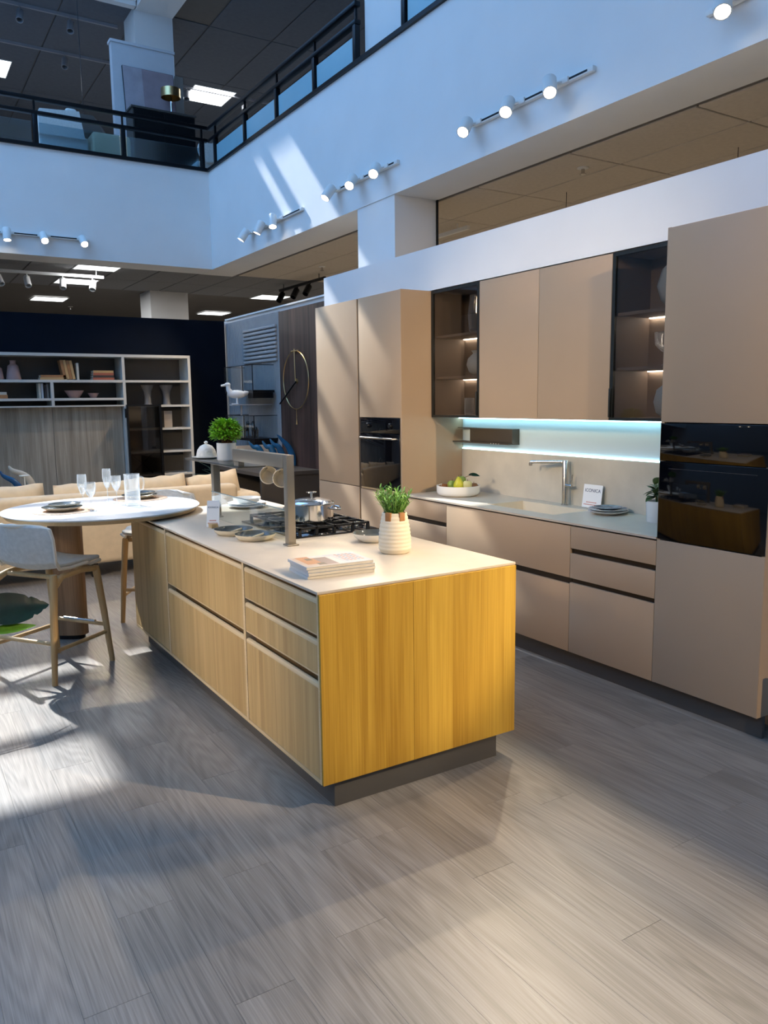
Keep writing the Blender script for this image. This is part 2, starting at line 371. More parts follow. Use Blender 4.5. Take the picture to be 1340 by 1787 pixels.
# unseen roof, its open slots shaped to place the sun patches
ro = MB(); RZ0, RZ1 = 9.0, 9.04
ro.box(-8, 1.42, -9, 9.72, RZ0, RZ1); ro.box(-8, -5.9, 9.72, 11.6, RZ0, RZ1); ro.box(.02, 1.42, 9.72, 11.6, RZ0, RZ1)
ro.box(-4.43, -1.75, 9.72, 10.40, RZ0, RZ1); ro.box(-1.1, .02, 9.72, 10.40, RZ0, RZ1)
ro.box(-5.9, .02, 10.33, 10.47, RZ0, RZ1); ro.box(-5.9, .02, 11.13, 11.35, RZ0, RZ1); ro.box(-8, .76, 11.6, 11.75, 8.27, RZ1)
wn2 = struct('added_rooflight', MB().box(-7.2, -7.1, 3.2, 9.6, 8.94, 9.0).box(-1.5, -1.4, 3.2, 9.6, 8.94, 9.0).box(-7.1, -1.5, 3.2, 3.3, 8.94, 9.0).box(-7.1, -1.5, 9.5, 9.6, 8.94, 9.0), BLKMET, 'frame of the unseen rooflight added for blue daylight')
obj('opal_pane', B(-7.1, -1.5, 3.3, 9.5, 8.985, 8.995), mat('added_rooflight_opal', (.8, .85, .9), .6, var=.01), wn2)  # added rooflight; the lamp below it gives the light
struct('ceiling_roof', ro, WHITE, 'unseen atrium roof with slots shaped to place the sun patches')
uc = struct('ceiling_upper', MB().box(-8, 1.42, 11.75, 20, 8.27, 8.4).box(1.42, 8, -9, 20, 8.27, 8.4), GRID, 'dark ceiling of the upper floor')
um = obj('ceiling_panel', RB(-.59, .59, -1.19, 1.19, 0, .015, r=.005, seg=1), CEILUP, uc, local=True); umd = um.data; bpy.data.objects.remove(um)
for i in range(-4, 6):
    for j in range(-3, 3):
        if j >= 0 or i >= 2: part('ceiling_panel', uc, umd, (.3+1.2*i, 13.0+2.4*j, 8.25))
# columns
struct('column', B(XF+.01, XF+.49, 3.96, 4.66, 0, ZF0), WHITE, 'white structural column behind the kitchen wall')
struct('column_upper', B(XF+.13, XF+.62, 3.96, 4.66, ZF1, 9.0), WHITE, 'white column rising from the upper floor')
struct('column_far', B(.79, 1.47, 11.75, 12.4, 0, 3.85), WHITE, 'white column far behind the navy wall')
cf = MB(); cf.box(.76, 1.42, 11.76, 12.4, ZF1, 8.26)
struct('column_far_upper', cf, WHITE, 'white column in the upper floor')
bu = MB(); bu.box(-8, .76, 11.62, 11.76, 8.2, 9.0); bu.box(.78, 1.42, -9, 11.76, 8.2, 9.0)
struct('trim_2', bu, WHITE, 'white beam edging the upper ceiling')
struct('trim_5', B(1.392, 1.402, 3.93, 3.959, 2.0, ZF0), BLKMET, 'thin dark strip at the right edge of the white column')
# kitchen partition and soffit
KY1 = 4.25
struct('wall_kitchen', B(.604, .75, -3.5, KY1, 0, 2.785), WHITE, 'white partition carrying the kitchen')
struct('wall_soffit', B(.285, .604, -3.5, KY1, 2.462, 2.785), WHITE, 'white soffit above the wall cabinets')
# sitting area partitions
struct('wall_navy', B(-6, .86, 8.40, 8.52, 0, 2.775), NAVY, 'navy blue partition behind the bookcase')
wp = struct('wall_display', B(.90, 1.0, KY1, 8.52, 0, 2.78), WHITE, 'display partition at the end of the kitchen')
wn_ = struct('wall_walnut', B(.875, .90, 4.3, 6.585, 0, 2.73), WALNUT, 'dark walnut panelled wall beside the kitchen')
wfl = MB()
wfl.box(.89, .90, 6.59, 8.40, 0, 2.74)
y = 6.60
while y < 8.38: wfl.prism([(y, .89-.0), (y+.03, .89), (y+.015, .882)], 0, 2.74, 'z') if False else wfl.box(.884, .891, y, y+.018, 0, 2.74); y += .036
fl_w = struct('wall_fluted', wfl, FLUTE, 'pale grey finely fluted wall panel')
for k in range(9):
    z = 2.14+.052*k
    obj('slat', RB(.855, .884, 6.66, 7.72, z, z+.034, r=.008), FLUTE, fl_w)
trim('trim_3', B(.87, 1.0, KY1, 8.4, 2.78, 2.80), WHITE, 'cap rail on the display partition')

# ================================================================== BALUSTRADE
def rail_section(name, label, p0, p1, posts, glass_h, gm):
    t = thing(name, label, 'railing', ((p0[0]+p1[0])/2, (p0[1]+p1[1])/2, ZF1+.04))
    dx, dy = p1[0]-p0[0], p1[1]-p0[1]
    for z, h, nm in ((5.545, .05, 'handrail'), (5.375, .045, 'mid_rail'), (ZF1+.045, .04, 'bottom_rail')):
        mb = MB()
        if abs(dx) > abs(dy): mb.rbox(p0[0], p1[0], p0[1]-.035, p0[1]+.035, z-h/2, z+h/2, r=.008)
        else: mb.rbox(p0[0]-.035, p0[0]+.035, p0[1], p1[1], z-h/2, z+h/2, r=.008)
        obj(nm, mb, BLKMET, t)
    for q in posts:
        x, yv = (q, p0[1]) if abs(dx) > abs(dy) else (p0[0], q)
        obj('post', RB(x-.03, x+.03, yv-.03, yv+.03, ZF1+.04, 5.36, r=.006), BLKMET, t)
        obj('upper_post', B(x-.012, x+.012, yv-.012, yv+.012, 5.36, 5.53), BLKMET, t)
    for a, b_ in zip(posts[:-1], posts[1:]):
        if abs(dx) > abs(dy): g = B(a+.05, b_-.05, p0[1]-.006, p0[1]+.006, ZF1+.07, glass_h)
        else: g = B(p0[0]-.006, p0[0]+.006, a+.05, b_-.05, ZF1+.07, glass_h)
        obj('glass_panel', g, gm, t)
    return t
rail_section('balustrade', 'black railing with frosted glass above the sitting area fascia', (-6.2, YB+.06), (XF+.02, YB+.06), [-5.9, -4.8, -3.65, -2.53, -1.40, -.28, .84], 5.26, clearglass('balustrade_glass', (.62, .76, .82), rough=.15, fac=.10))
rail_section('balustrade', 'black railing with blue-lit glass above the kitchen fascia, left of upper column', (XF+.06, 4.68), (XF+.06, YB+.06), [4.72, 5.62, 6.62, 7.62, 8.72], 5.26, FROST)
rail_section('balustrade', 'black framed glass railing right of the upper column', (XF+.06, -3.), (XF+.06, 3.9), [-3., -1.2, .6, 2.2, 3.83], 6.0, FROST)

# ================================================================== SPOT LAMPS
SPOTK = 1.6
def spot_light(name, parent, loc, target, power, size=60, blend=.6, col=(1., .80, .55), rad=.035):
    l = bpy.data.lights.new(name, 'SPOT'); l.energy = power; l.spot_size = R(size); l.spot_blend = blend; l.color = col; l.shadow_soft_size = rad
    o = bpy.data.objects.new(name, l); COL.objects.link(o); o.location = loc
    o.rotation_euler = (Vector(target)-Vector(loc)).to_track_quat('-Z', 'Y').to_euler()
    if parent is not None:
        o.parent = parent; o.location = Vector(loc)-wloc(parent)
    return o
def spot_head(parent, pivot, target, mount, lit=True, hm=LAMPW, r=.05, ln=.15, power=0, size=60, blend=.6, col=(1., .80, .55), name='spot_head', rad=.035):
    d = (Vector(target)-Vector(pivot)).normalized(); q = d.to_track_quat('Z', 'Y').to_matrix().to_4x4(); q.translation = Vector(pivot)
    mb = MB().lathe([(r*.9, -ln*.55), (r, -ln*.5), (r, ln*.5), (r*.86, ln*.5), (r*.80, ln*.38)], 20, M=q, capt=False)
    h = obj(name, mb, hm, parent)
    mm = Vector(mount); obj('arm', MB().tube([mm, (mm+Vector(pivot))/2+Vector((0, 0, .005)), Vector(pivot)-d*.02], .009, 8), hm, h)
    if lit: obj('bulb', MB().lathe([(r*.80, ln*.40), (r*.6, ln*.46), (r*.2, ln*.48)], 18, M=q), BULB, h)
    if power: spot_light('spot_light', parent, Vector(pivot)+d*(ln*.5+.03), target, power*SPOTK, size, blend, col, rad)
    return h
def wall_track(label, axis, fixed, a0, a1, z, heads, out, group='white three-spot tracks on the atrium fascia'):
    """track on a fascia; heads = [(pos, target, power, size)]"""
    mid = (a0+a1)/2
    loc = (fixed, mid, z) if axis == 'y' else (mid, fixed, z)
    t = thing('spot_track', label, 'track light', loc, group=group)
    if axis == 'y': obj('rail', RB(fixed-.035, fixed, a0, a1, z-.018, z+.018, r=.004), LAMPW, t); obj('slot', B(fixed-.0365, fixed-.034, a0+.05, a1-.05, z-.007, z+.007), BLKMET, t)
    else: obj('rail', RB(a0, a1, fixed-.035, fixed, z-.018, z+.018, r=.004), LAMPW, t); obj('slot', B(a0+.05, a1-.05, fixed-.0365, fixed-.034, z-.007, z+.007), BLKMET, t)
    for p, tg, pw, sz in heads:
        if axis == 'y': mnt = (fixed-.03, p, z); piv = (fixed-.03-out, p+.02, z-.045); ad = RB(fixed-.05, fixed-.03, p-.06, p+.10, z-.02, z+.02, r=.004)
        else: mnt = (p, fixed-.03, z); piv = (p, fixed-.03-out, z-.045); ad = RB(p-.06, p+.10, fixed-.05, fixed-.03, z-.02, z+.02, r=.004)
        obj('adapter', ad, LAMPW, t)
        spot_head(t, piv, tg, mnt, power=pw, size=sz)
    return t
WARM = (1., .80, .55)
wall_track('white three-spot track on the fascia nearest the kitchen wall cabinets', 'y', XF, 1.42, 2.72, 3.83,
    [(1.70, (-1.30, -.62, .0), 165, 54), (2.15, (-1.5, .55, .9), 34, 50), (2.66, (-2.1, .9, .3), 50, 55)], .11)
wall_track('white three-spot track on the fascia just left of the white column', 'y', XF, 3.85, 5.05, 3.83,
    [(4.05, (-1.8, 1.6, .9), 34, 50), (4.50, (-2.4, 2.0, .0), 110, 60), (4.98, (-1.8, 4.9, .4), 110, 60)], .11)
wall_track('white three-spot track crossing the sunlit patch of the fascia', 'y', XF, 5.85, 7.35, 3.81,
    [(6.40, (.2, 5.2, .5), 70, 60), (6.80, (-.4, 7.4, .9), 75, 60), (7.30, (-1.0, 8.1, .9), 90, 60)], .11)
wall_track('white three-spot track on the fascia above the bookcase', 'x', YB, -1.98, -.85, 3.82,
    [(-1.86, (-1.9, 8.2, 1.2), 45, 70), (-1.42, (-1.4, 5.1, .5), 70, 60), (-.93, (-.7, 5.1, .5), 70, 60)], .11)
# corner track, then unseen tracks added for their light
wall_track('white spot track on the fascia at the top right corner', 'y', XF, -.85, .55, 3.83,
    [(.34, (-1.3, -1.2, 0), 100, 50), (-.15, (-.8, -1.4, 0), 95, 50), (-.62, (-.45, .1, 0), 90, 70)], .11)
wall_track('added unseen spot track on the fascia towards the viewer', 'y', XF, -3.6, -2.2, 3.83,
    [(-3.4, (-1.45, 0, .95), 720, 18), (-2.9, (-1.0, -.2, .3), 90, 50), (-2.4, (-1.0, -1.3, 0), 65, 46)], .11)  # unseen track added to light the island end and floor
tf = thing('spot_track', 'added unseen spot track on the wall behind the viewer', 'track light', (-2.2, -8.95, 3.85), group='white three-spot tracks on the atrium fascia')  # unseen lamps added to warm the kitchen fronts and floor
obj('rail', RB(-4., -.8, -9., -8.965, 3.83, 3.87, r=.004), LAMPW, tf)
for px_, tg, pw, sz in ((-3.2, (.4, 2.3, 1.7), 800, 22), (-1.2, (0.1, -.25, 2.15), 1150, 13), (-1.8, (-.45, .1, 0), 900, 15)):
    spot_head(tf, (px_, -8.83, 3.80), tg, (px_, -8.97, 3.85), power=pw, size=sz, blend=.9, col=(1., .75, .47))

tl = thing('spot_track', 'added spot track on the left wall out of view', 'track light', (-7.95, 1., 3.85), group='white three-spot tracks on the atrium fascia')  # unseen lamps added to warm the island front, sofa and wall run
obj('rail', RB(-8., -7.965, -1.5, 3.5, 3.83, 3.87, r=.004), LAMPW, tl)
for py_, tg, pw, sz in ((-1.3, (.25, 1.25, 2.05), 800, 20), (.4, (-1.5, 5.0, .5), 1250, 22), (1.0, (-2.05, 1.0, .42), 780, 18), (2.6, (0, 1.8, 1.0), 420, 20), (3.2, (0, 3.0, 1.4), 420, 22)):
    spot_head(tl, (-7.85, py_, 3.80), tg, (-7.97, py_, 3.85), power=pw, size=sz, blend=.9, rad=.4)

# ================================================================== CEILING LIGHTS AND TRACKS
def panel_light(x, y, z, label, s=.29, power=None, pcol=(.95, .97, 1.), group='square ceiling light panels'):
    t = thing('ceiling_light', label, 'ceiling light', (x, y, z), group=group)
    f = MB(); f.box(x-s-.015, x+s+.015, y-s-.015, y-s, z-.012, z); f.box(x-s-.015, x+s+.015, y+s, y+s+.015, z-.012, z); f.box(x-s-.015, x-s, y-s, y+s, z-.012, z); f.box(x+s, x+s+.015, y-s, y+s, z-.012, z)
    obj('frame', f, LAMPW, t); obj('diffuser', B(x-s, x+s, y-s, y+s, z-.008, z-.001), PANELLIT, t)
    if power:
        a = area('panel_glow', (0, 0, 0), (0, 0, -1), 2*s, 2*s, power, pcol); a.parent = t; a.location = (0, 0, -.02)
    return t
panel_light(-.56, 9.62, CZ, 'lit ceiling panel just under the back fascia, nearest of the left row', power=30)
panel_light(-.56, 11.2, CZ, 'lit ceiling panel behind the hanging white track', power=40)
panel_light(-.56, 13.7, CZ, 'lit ceiling panel deepest in the left row above the navy wall', power=60)
panel_light(3.04, 11.63, CZ, 'lit ceiling panel beside the black spot track', power=60)
panel_light(3.04, 14.7, CZ, 'lit ceiling panel right of the far white column', power=60)
for k, yy in enumerate((.5, 3.0, 5.5, 8.0)): panel_light(4.84, yy, CZ, ('nearest', 'second', 'third', 'farthest')[k]+' of the added warm ceiling panels hidden behind the kitchen wall', power=62, pcol=(1., .84, .62), group='added warm panels behind the kitchen wall')  # out-of-sight panels added to brighten the ceiling above the soffit
panel_light(3.2, 14.9, 8.25, 'lit panel on the upper floor ceiling beside the picture wall', s=.45, power=28)
panel_light(5.3, 12.6, 8.25, 'lit panel on the upper floor ceiling behind the right handrail', s=.45, power=28)
panel_light(-1.15, 15.6, 8.25, 'lit panel on the upper floor ceiling at the left picture edge', s=.45, power=28)
def hung_track(label, pts_x, y, z, hm, heads, group=None, along='x'):
    t = thing('spot_track', label, 'track light', ((pts_x[0]+pts_x[1])/2, y, z), group=group)
    if along == 'x': obj('rail', B(pts_x[0], pts_x[1], y-.02, y+.02, z-.02, z+.02), hm, t)
    for x, tg in heads:
        spot_head(t, (x, y, z-.13), tg, (x, y, z-.01), lit=False, hm=hm, r=.045, ln=.16)
    for x in (pts_x[0]+.1, pts_x[1]-.1): obj('hanger', MB().tube([(x, y, z+.02), (x, y, CZ+.012 if z < 5 else 8.25)], .006, 6), hm, t)
    return t
hung_track('white hanging spot track under the ceiling behind the back fascia', (-2.4, -.42), 9.95, 3.50, LAMPW, [(-1.84, (-1.5, 9, 2)), (-1.48, (-1.4, 9, 2)), (-1.0, (-1.2, 9, 1.8)), (-.58, (-1.0, 9, 2))])
tb = thing('spot_track', 'black spot track with three black heads above the walnut wall', 'track light', (2.56, 9.4, 3.5))
obj('rail', B(2.54, 2.58, 8.5, 10.15, 3.49, 3.53), BLKMET, tb)
for yy in (10.0, 9.45, 9.0): spot_head(tb, (2.50, yy, 3.38), (1.6, yy-.5, 2.2), (2.56, yy, 3.49), lit=False, hm=BLKMET, r=.05, ln=.17)
for yy in (8.7, 10.0): obj('hanger', MB().tube([(2.56, yy, 3.53), (2.56, yy, CZ+.012)], .006, 6), BLKMET, tb)
for k, (xa, xb, yy, hs) in enumerate((((-2.2), 1.6, 14.2, (-1.6, .1, 1.2)), ((1.9), 6.5, 14.6, (2.6, 3.9, 5.2)), ((-1.5), .7, 12.6, (-.9, -.1)))):
    t = thing('spot_track', ('grey spot track on the dark upper ceiling left of the column', 'grey spot track on the dark upper ceiling right of the column', 'short grey spot track on the upper ceiling nearest the white beam')[k], 'track light', ((xa+xb)/2, yy, 8.2), group='spot tracks on the upper ceiling')
    obj('rail', B(xa, xb, yy-.02, yy+.02, 8.2, 8.25), mat('grey_track', (.30, .30, .32), .5, var=.02), t)
    for x in hs: spot_head(t, (x, yy, 8.05), (x-.2, yy-.5, 7), (x, yy, 8.2), lit=False, hm=MATS['grey_track'], r=.06, ln=.2)
tk = thing('spot_track', 'white spot track glimpsed above the soffit beside the column', 'track light', (2.3, 5.6, 3.52))
obj('rail', B(2.28, 2.32, 4.6, 6.6, 3.50, 3.54), LAMPW, tk)
for yy in (5.2, 5.7, 6.2): spot_head(tk, (2.3, yy, 3.40), (2.0, yy-.4, 2), (2.3, yy, 3.5), lit=False, r=.04, ln=.12)
for yy in (4.8, 6.4): obj('hanger', MB().tube([(2.3, yy, 3.54), (2.3, yy, CZ+.012)], .006, 6), LAMPW, tk)
def sprinkler(x, y, z, label):
    t = thing('sprinkler', label, 'sprinkler', (x, y, z), group='ceiling sprinklers')
    obj('escutcheon', MB().lathe([(.05, 0), (.05, -.006), (.02, -.012)], 18, (x, y, z)), LAMPW, t)
    obj('nozzle', MB().lathe([(.016, -.012), (.016, -.05), (.028, -.052), (.028, -.058), (.004, -.062)], 12, (x, y, z)), STEEL, t)
sprinkler(1.93, 2.53, CZ, 'small sprinkler head on the ceiling above the kitchen soffit')
sprinkler(2.3, 8.1, CZ, 'small sprinkler head on the ceiling left of the white column')
sprinkler(.03, 14.8, CZ, 'round fitting on the dark ceiling just above the navy wall')
# ceiling wires seen above the soffit
for yy, xx in ((3.2, 2.4), (1.5, 2.6)):
    solo('suspension_wire', MB().tube([(xx, yy, 2.7), (xx, yy, CZ)], .003, 6), BLKMET, 'thin dark suspension wire behind the white soffit, '+('left' if yy > 2 else 'right')+' one', 'wire')

# ================================================================== KITCHEN WALL RUN (fronts at x = 0)
Y0, Y1, Y2, Y3, Y4, Y5, Y6 = -.5486, .0614, .6795, 1.9082, 2.4851, 3.1371, 3.8895
ZP, ZW, ZT = .112, .888, 2.457
DEP = .60
def front(parent, y0, y1, z0, z1, name='door', m=None, x=0., th=.02, g=.0015):
    return obj(name, RB(x, x+th, y0+g, y1-g, z0+g, z1-g, r=.0018, seg=2), m or FRONT, parent)
# tall unit on the right with built-in oven
t = thing('tall_cabinet', 'tall taupe cabinet around the black oven at the right edge', 'cabinet', ((DEP)/2, (Y0+Y1)/2, ZP))
c = []; c_box(c, .021, DEP, Y0+.02, Y1-.02, ZP, ZP+.02); c_box(c, .021, DEP, Y0+.02, Y1-.02, ZT-.02, ZT); c_box(c, .021, DEP, Y0+.02, Y1-.02, .872, .890); c_box(c, .021, DEP, Y0+.02, Y1-.02, 1.496, 1.51)
carcass(c, CARC, t)
for yy, nm in ((Y0, 0), (Y1-.02, 1)): obj('side_panel', B(.002, DEP, yy, yy+.02, ZP, ZT), FRONT, t)
front(t, Y0, Y1, 1.497, ZT); front(t, Y0, Y1, ZP, .889)
ov = thing('built_in_oven', 'wide black glass oven built into the tall right cabinet', 'oven', (.25, (Y0+Y1)/2, .891))
obj('body', B(.02, .56, Y0+.022, Y1-.022, .892, 1.495), BLKMET, ov)
obj('control_panel', RB(-.002, .019, Y0+.003, Y1-.003, 1.302, 1.493, r=.002), BLKGLS, ov)
dd = obj('oven_door', RB(-.002, .019, Y0+.003, Y1-.003, .893, 1.299, r=.002), BLKGLS, ov)
obj('door_frame_line', B(-.0032, -.001, Y0+.06, Y1-.06, 1.262, 1.265), mat('dark_print', (.03, .03, .033), .3, var=.01), dd)
# drawer unit
def base_unit(label, y0, y1, rows, n='base_cabinet'):
    t = thing(n, label, 'cabinet', (.3, (y0+y1)/2, ZP))
    c = []; c_box(c, .045, DEP-.03, y0+.002, y0+.018, ZP, ZW); c_box(c, .045, DEP-.03, y1-.018, y1-.002, ZP, ZW); c_box(c, .045, DEP-.03, y0+.018, y1-.018, ZP, ZP+.018); c_box(c, .05, .06, y0+.018, y1-.018, ZP+.018, ZW-.002)
    carcass(c, CARC, t)
    prev = None
    for z0, z1 in rows:
        front(t, y0, y1, z0, z1, 'drawer_front')
        if prev is not None: obj('gola_profile', B(.022, .042, y0+.0015, y1-.0015, z1-.004, prev+.004), GAP, t)
        prev = z0
    return t
base_unit('taupe three-drawer base cabinet left of the tall oven cabinet', Y1, Y2, [(.746, .880), (.566, .718), (ZP, .541)])
base_unit('wide taupe base cabinet under the sink', Y2, Y3, [(.566, .880), (ZP, .530)])
base_unit('narrow taupe drawer base cabinet beside the left oven tower', Y3, Y4, [(.743, .880), (.566, .712), (ZP, .530)])
solo('kitchen_plinth', B(.052, .07, Y0, Y4, 0, ZP-.002), PLINTH, 'long dark bronze plinth under the taupe base cabinets', 'plinth')
solo('kitchen_plinth', B(.052, .07, Y4+.002, Y6, 0, ZP-.002), PLINTH, 'short dark bronze plinth under the two tall left cabinets', 'plinth')
# oven tower and tall cabinet on the left
t = thing('tall_cabinet', 'tall taupe oven tower beside the glass wall cabinet', 'cabinet', (.3, (Y4+Y5)/2, ZP))
c = []; c_box(c, .021, DEP, Y4+.02, Y5-.002, ZP, ZP+.02); c_box(c, .021, DEP, Y4+.02, Y5-.002, ZT-.02, ZT); c_box(c, .021, DEP, Y4+.02, Y5-.002, .872, .890); c_box(c, .021, DEP, Y4+.02, Y5-.002, 1.488, 1.503); c_box(c, .021, DEP, Y5-.02, Y5-.002, ZP, ZT)
carcass(c, CARC, t); obj('side_panel', B(.002, DEP, Y4, Y4+.02, ZP, ZT), FRONT, t)
front(t, Y4, Y5-.012, 1.488, ZT); front(t, Y4, Y5-.012, ZP, .893)
ov = thing('built_in_oven', 'small black oven with round knobs in the left oven tower', 'oven', (.25, (Y4+Y5)/2, .891))
a, b_ = Y4+.022, Y5-.03
obj('body', B(.02, .55, a, b_, .891, 1.486), BLKMET, ov)
cp = obj('control_panel', RB(-.004, .019, a, b_, 1.365, 1.486, r=.003), BLKGLS, ov)
for yy in (a+.13, b_-.13): obj('knob', MB().lathe([(.021, 0), (.021, .012), (.017, .018)], 20, M=Matrix.Translation((-.004, yy, 1.425)) @ Matrix.Rotation(R(-90), 4, 'Y')), BLKMET, cp)
od = obj('oven_door', RB(-.006, .019, a, b_, .915, 1.360, r=.003), BLKGLS, ov)
obj('handle', MB().tube([(-.005, a+.05, 1.325), (-.04, a+.055, 1.325), (-.04, b_-.055, 1.325), (-.005, b_-.05, 1.325)], .008, 10), STEEL, od)
obj('steel_strip', B(-.004, .019, a, b_, .897, .913), STEEL, ov)
t = thing('tall_cabinet', 'tall plain taupe cabinet at the far left end of the kitchen', 'cabinet', (.3, (Y5+Y6)/2, ZP))
c = []; c_box(c, .021, DEP, Y5+.012, Y6-.02, ZP, ZP+.02); c_box(c, .021, DEP, Y5+.012, Y6-.02, ZT-.02, ZT); c_box(c, .021, DEP, Y5+.012, Y5+.03, ZP, ZT); c_box(c, DEP-.02, DEP, Y5+.012, Y6-.02, ZP, ZT)
carcass(c, CARC, t); obj('side_panel', B(.002, DEP, Y6-.02, Y6, ZP, ZT), FRONT, t)
front(t, Y5+.010, Y6, .905, ZT); front(t, Y5+.010, Y6, ZP, .902)
solo('handle_channel', B(.012, .022, Y5-.012, Y5+.010, ZP, ZT), mat('channel_brown', (.10, .065, .045), .4, var=.03), 'narrow vertical brown handle channel between the two tall left cabinets', 'profile')
# worktop with sink
SX0, SX1, SY0, SY1 = .14, .47, .97, 1.62
XB = .584
t = thing('kitchen_worktop', 'long pale worktop with moulded sink below the lit backsplash', 'worktop', (.3, (Y1+Y4)/2, ZW))
wk = MB(); z0, z1 = ZW, .900
wk.box(-.004, SX0, Y1+.002, Y4-.002, z0, z1); wk.box(SX1, XB, Y1+.002, Y4-.002, z0, z1); wk.box(SX0, SX1, Y1+.002, SY0, z0, z1); wk.box(SX0, SX1, SY1, Y4-.002, z0, z1)
obj('slab', wk, STONE, t)
sk = MB(); th = .008; zb = .72
sk.box(SX0-.001, SX0+th, SY0, SY1, zb, z1-.001); sk.box(SX1-th, SX1+.001, SY0, SY1, zb, z1-.001); sk.box(SX0+th, SX1-th, SY0-.001, SY0+th, zb, z1-.001); sk.box(SX0+th, SX1-th, SY1-th, SY1+.001, zb, z1-.001)
sk.box(SX0, SX1, SY0, SY1, zb-.01, zb)
bs = obj('basin', sk, mat('basin_warm_stone', (.72, .62, .47), .4, var=.05), t)
obj('overflow', RB(SX1-th-.004, SX1-th+.001, SY0+.05, SY0+.10, .842, .878, r=.003), STEEL, bs)
obj('drain', MB().lathe([(.045, 0), (.045, .003), (.03, .004)], 24, ((SX0+SX1)/2, (SY0+SY1)/2, zb)), STEEL, bs)
# backsplash
bsp = thing('backsplash', 'stone backsplash with a lit glossy glass band above it', 'backsplash', (XB, (Y1+Y4)/2, .9))
obj('stone_panel', B(XB, XB+.019, Y1+.002, Y4-.002, .900, 1.232), SPLASH, bsp)
obj('glass_panel', B(XB+.008, XB+.018, Y1+.002, Y4-.002, 1.232, 1.488), GLOSSW, bsp)
obj('upper_led', B(.545, .565, Y1+.01, Y4-.01, 1.474, 1.482), LED, bsp)
obj('lower_led', B(XB-.002, XB+.007, Y1+.01, Y4-.01, 1.233, 1.239), LED, bsp)
# dark shelf box on the lit panel
t = thing('wall_shelf_box', 'small dark bronze shelf box hung on the lit glass band', 'shelf', (.5, 2.12, 1.29))
DKBOX = mat('dark_bronze_box', (.075, .06, .045), .4, metal=.2, var=.04)
obj('body', RB(.52, XB+.007, 1.80, 2.30, 1.300, 1.405, r=.002), DKBOX, t); obj('base_plate', B(.48, XB+.007, 1.80, 2.47, 1.290, 1.2995), DKBOX, t); obj('top_plate', B(.53, XB+.007, 2.30, 2.47, 1.402, 1.406), DKBOX, t)
for k in range(4): obj('hook', B(.478, .4825, 1.90+.03*k, 1.908+.03*k, 1.292, 1.297), LAMPW, t)
# wall cabinets
XU = .28; U1, U2, U3 = .667, 1.28, 1.891; ZU = 1.490; ZUT = 2.455
t = thing('wall_cabinet', 'pair of plain taupe wall cupboard doors above the sink', 'cabinet', (.44, (U1+U3)/2, ZU))
c = []; c_box(c, XU+.021, .603, U1+.001, U3-.001, ZU, ZUT)
carcass(c, CARC, t); front(t, U1, U2, ZU, ZUT, x=XU); front(t, U2, U3, ZU, ZUT, x=XU)
BRN = mat('glass_cabinet_interior', (.24, .18, .135), .5, var=.04)
FRM = mat('dark_frame_profile', (.028, .03, .027), .35, metal=.4, var=.03)
def glass_cab(label, y0, y1, shelves, hinge):
    t = thing('glass_wall_cabinet', label, 'cabinet', (.44, (y0+y1)/2, ZU))
    c = []; c_box(c, XU+.022, .603, y0+.001, y0+.018, ZU, ZUT); c_box(c, XU+.022, .603, y1-.018, y1-.001, ZU, ZUT); c_box(c, XU+.022, .603, y0+.018, y1-.018, ZU, ZU+.016); c_box(c, XU+.022, .603, y0+.018, y1-.018, ZUT-.016, ZUT); c_box(c, .593, .603, y0+.018, y1-.018, ZU+.016, ZUT-.016)
    carcass(c, BRN, t)
    for z in shelves:
        s = obj('shelf', B(XU+.035, .592, y0+.0185, y1-.0185, z-.018, z), BRN, t)
        obj('led_strip', B(.573, .588, y0+.03, y1-.03, z-.023, z-.0185), LEDW, s)
    d = obj('door_frame', MB().box(XU, XU+.02, y0+.002, y0+.024, ZU+.001, ZUT-.001).box(XU, XU+.02, y1-.024, y1-.002, ZU+.001, ZUT-.001).box(XU, XU+.02, y0+.024, y1-.024, ZU+.001, ZU+.018).box(XU, XU+.02, y0+.024, y1-.024, ZUT-.022, ZUT-.001), FRM, t)
    obj('pane', B(XU+.007, XU+.011, y0+.024, y1-.024, ZU+.018, ZUT-.022), SMOKE, d)
    obj('handle', RB(XU-.014, XU-.0005, hinge-.006, hinge+.006, ZU+.02, ZU+.19, r=.002), FRM, d)
glass_cab('smoked glass wall cabinet between the oven tower and the taupe doors', U3+.001, Y4-.002, [1.80, 2.115], U3+.02)
glass_cab('smoked glass wall cabinet beside the tall right cabinet', Y1+.002, U1-.001, [1.80, 2.115], U1-.012)
# contents of the glass cabinets
def vase(name, x, y, z, prof, m, label, cat, group=None, n=24):
    return solo(name, MB().lathe(prof, n, (x, y, z)), m, label, cat, group, base=(x, y, z))
WV = mat('ribbed_white_vase', (.58, .58, .54), .5, var=.06)
def glassware(name, x, y, z, h, r, label, group=None):
    prof = [(r*.85, 0), (r, h*.1), (r, h), (r-.004, h), (r-.004, h*.12), (.001, h*.06)]
    return vase(name, x, y, z, prof, DRINK, label, 'glass', group, 20)
vase('glass_pitcher', .47, 2.13, 2.116, [(.06, 0), (.075, .03), (.085, .14), (.07, .26), (.072, .28), (.066, .28), (.066, .26), (.08, .14), (.07, .035), (.001, .01)], DRINK, 'large clear glass jug on the top shelf of the left glass cabinet', 'jug')
vase('round_vase', .48, 2.14, 1.801, [(.04, 0), (.075, .03), (.095, .085), (.085, .13), (.05, .165), (.045, .17), (.06, .19), (.052, .19), (.04, .172), (.04, .16)], WV, 'round pale vase on the middle shelf of the left glass cabinet', 'vase')
glassware('tumbler', .46, 2.23, ZU+.017, .13, .038, 'clear tumbler on the bottom shelf of the left glass cabinet, left one')
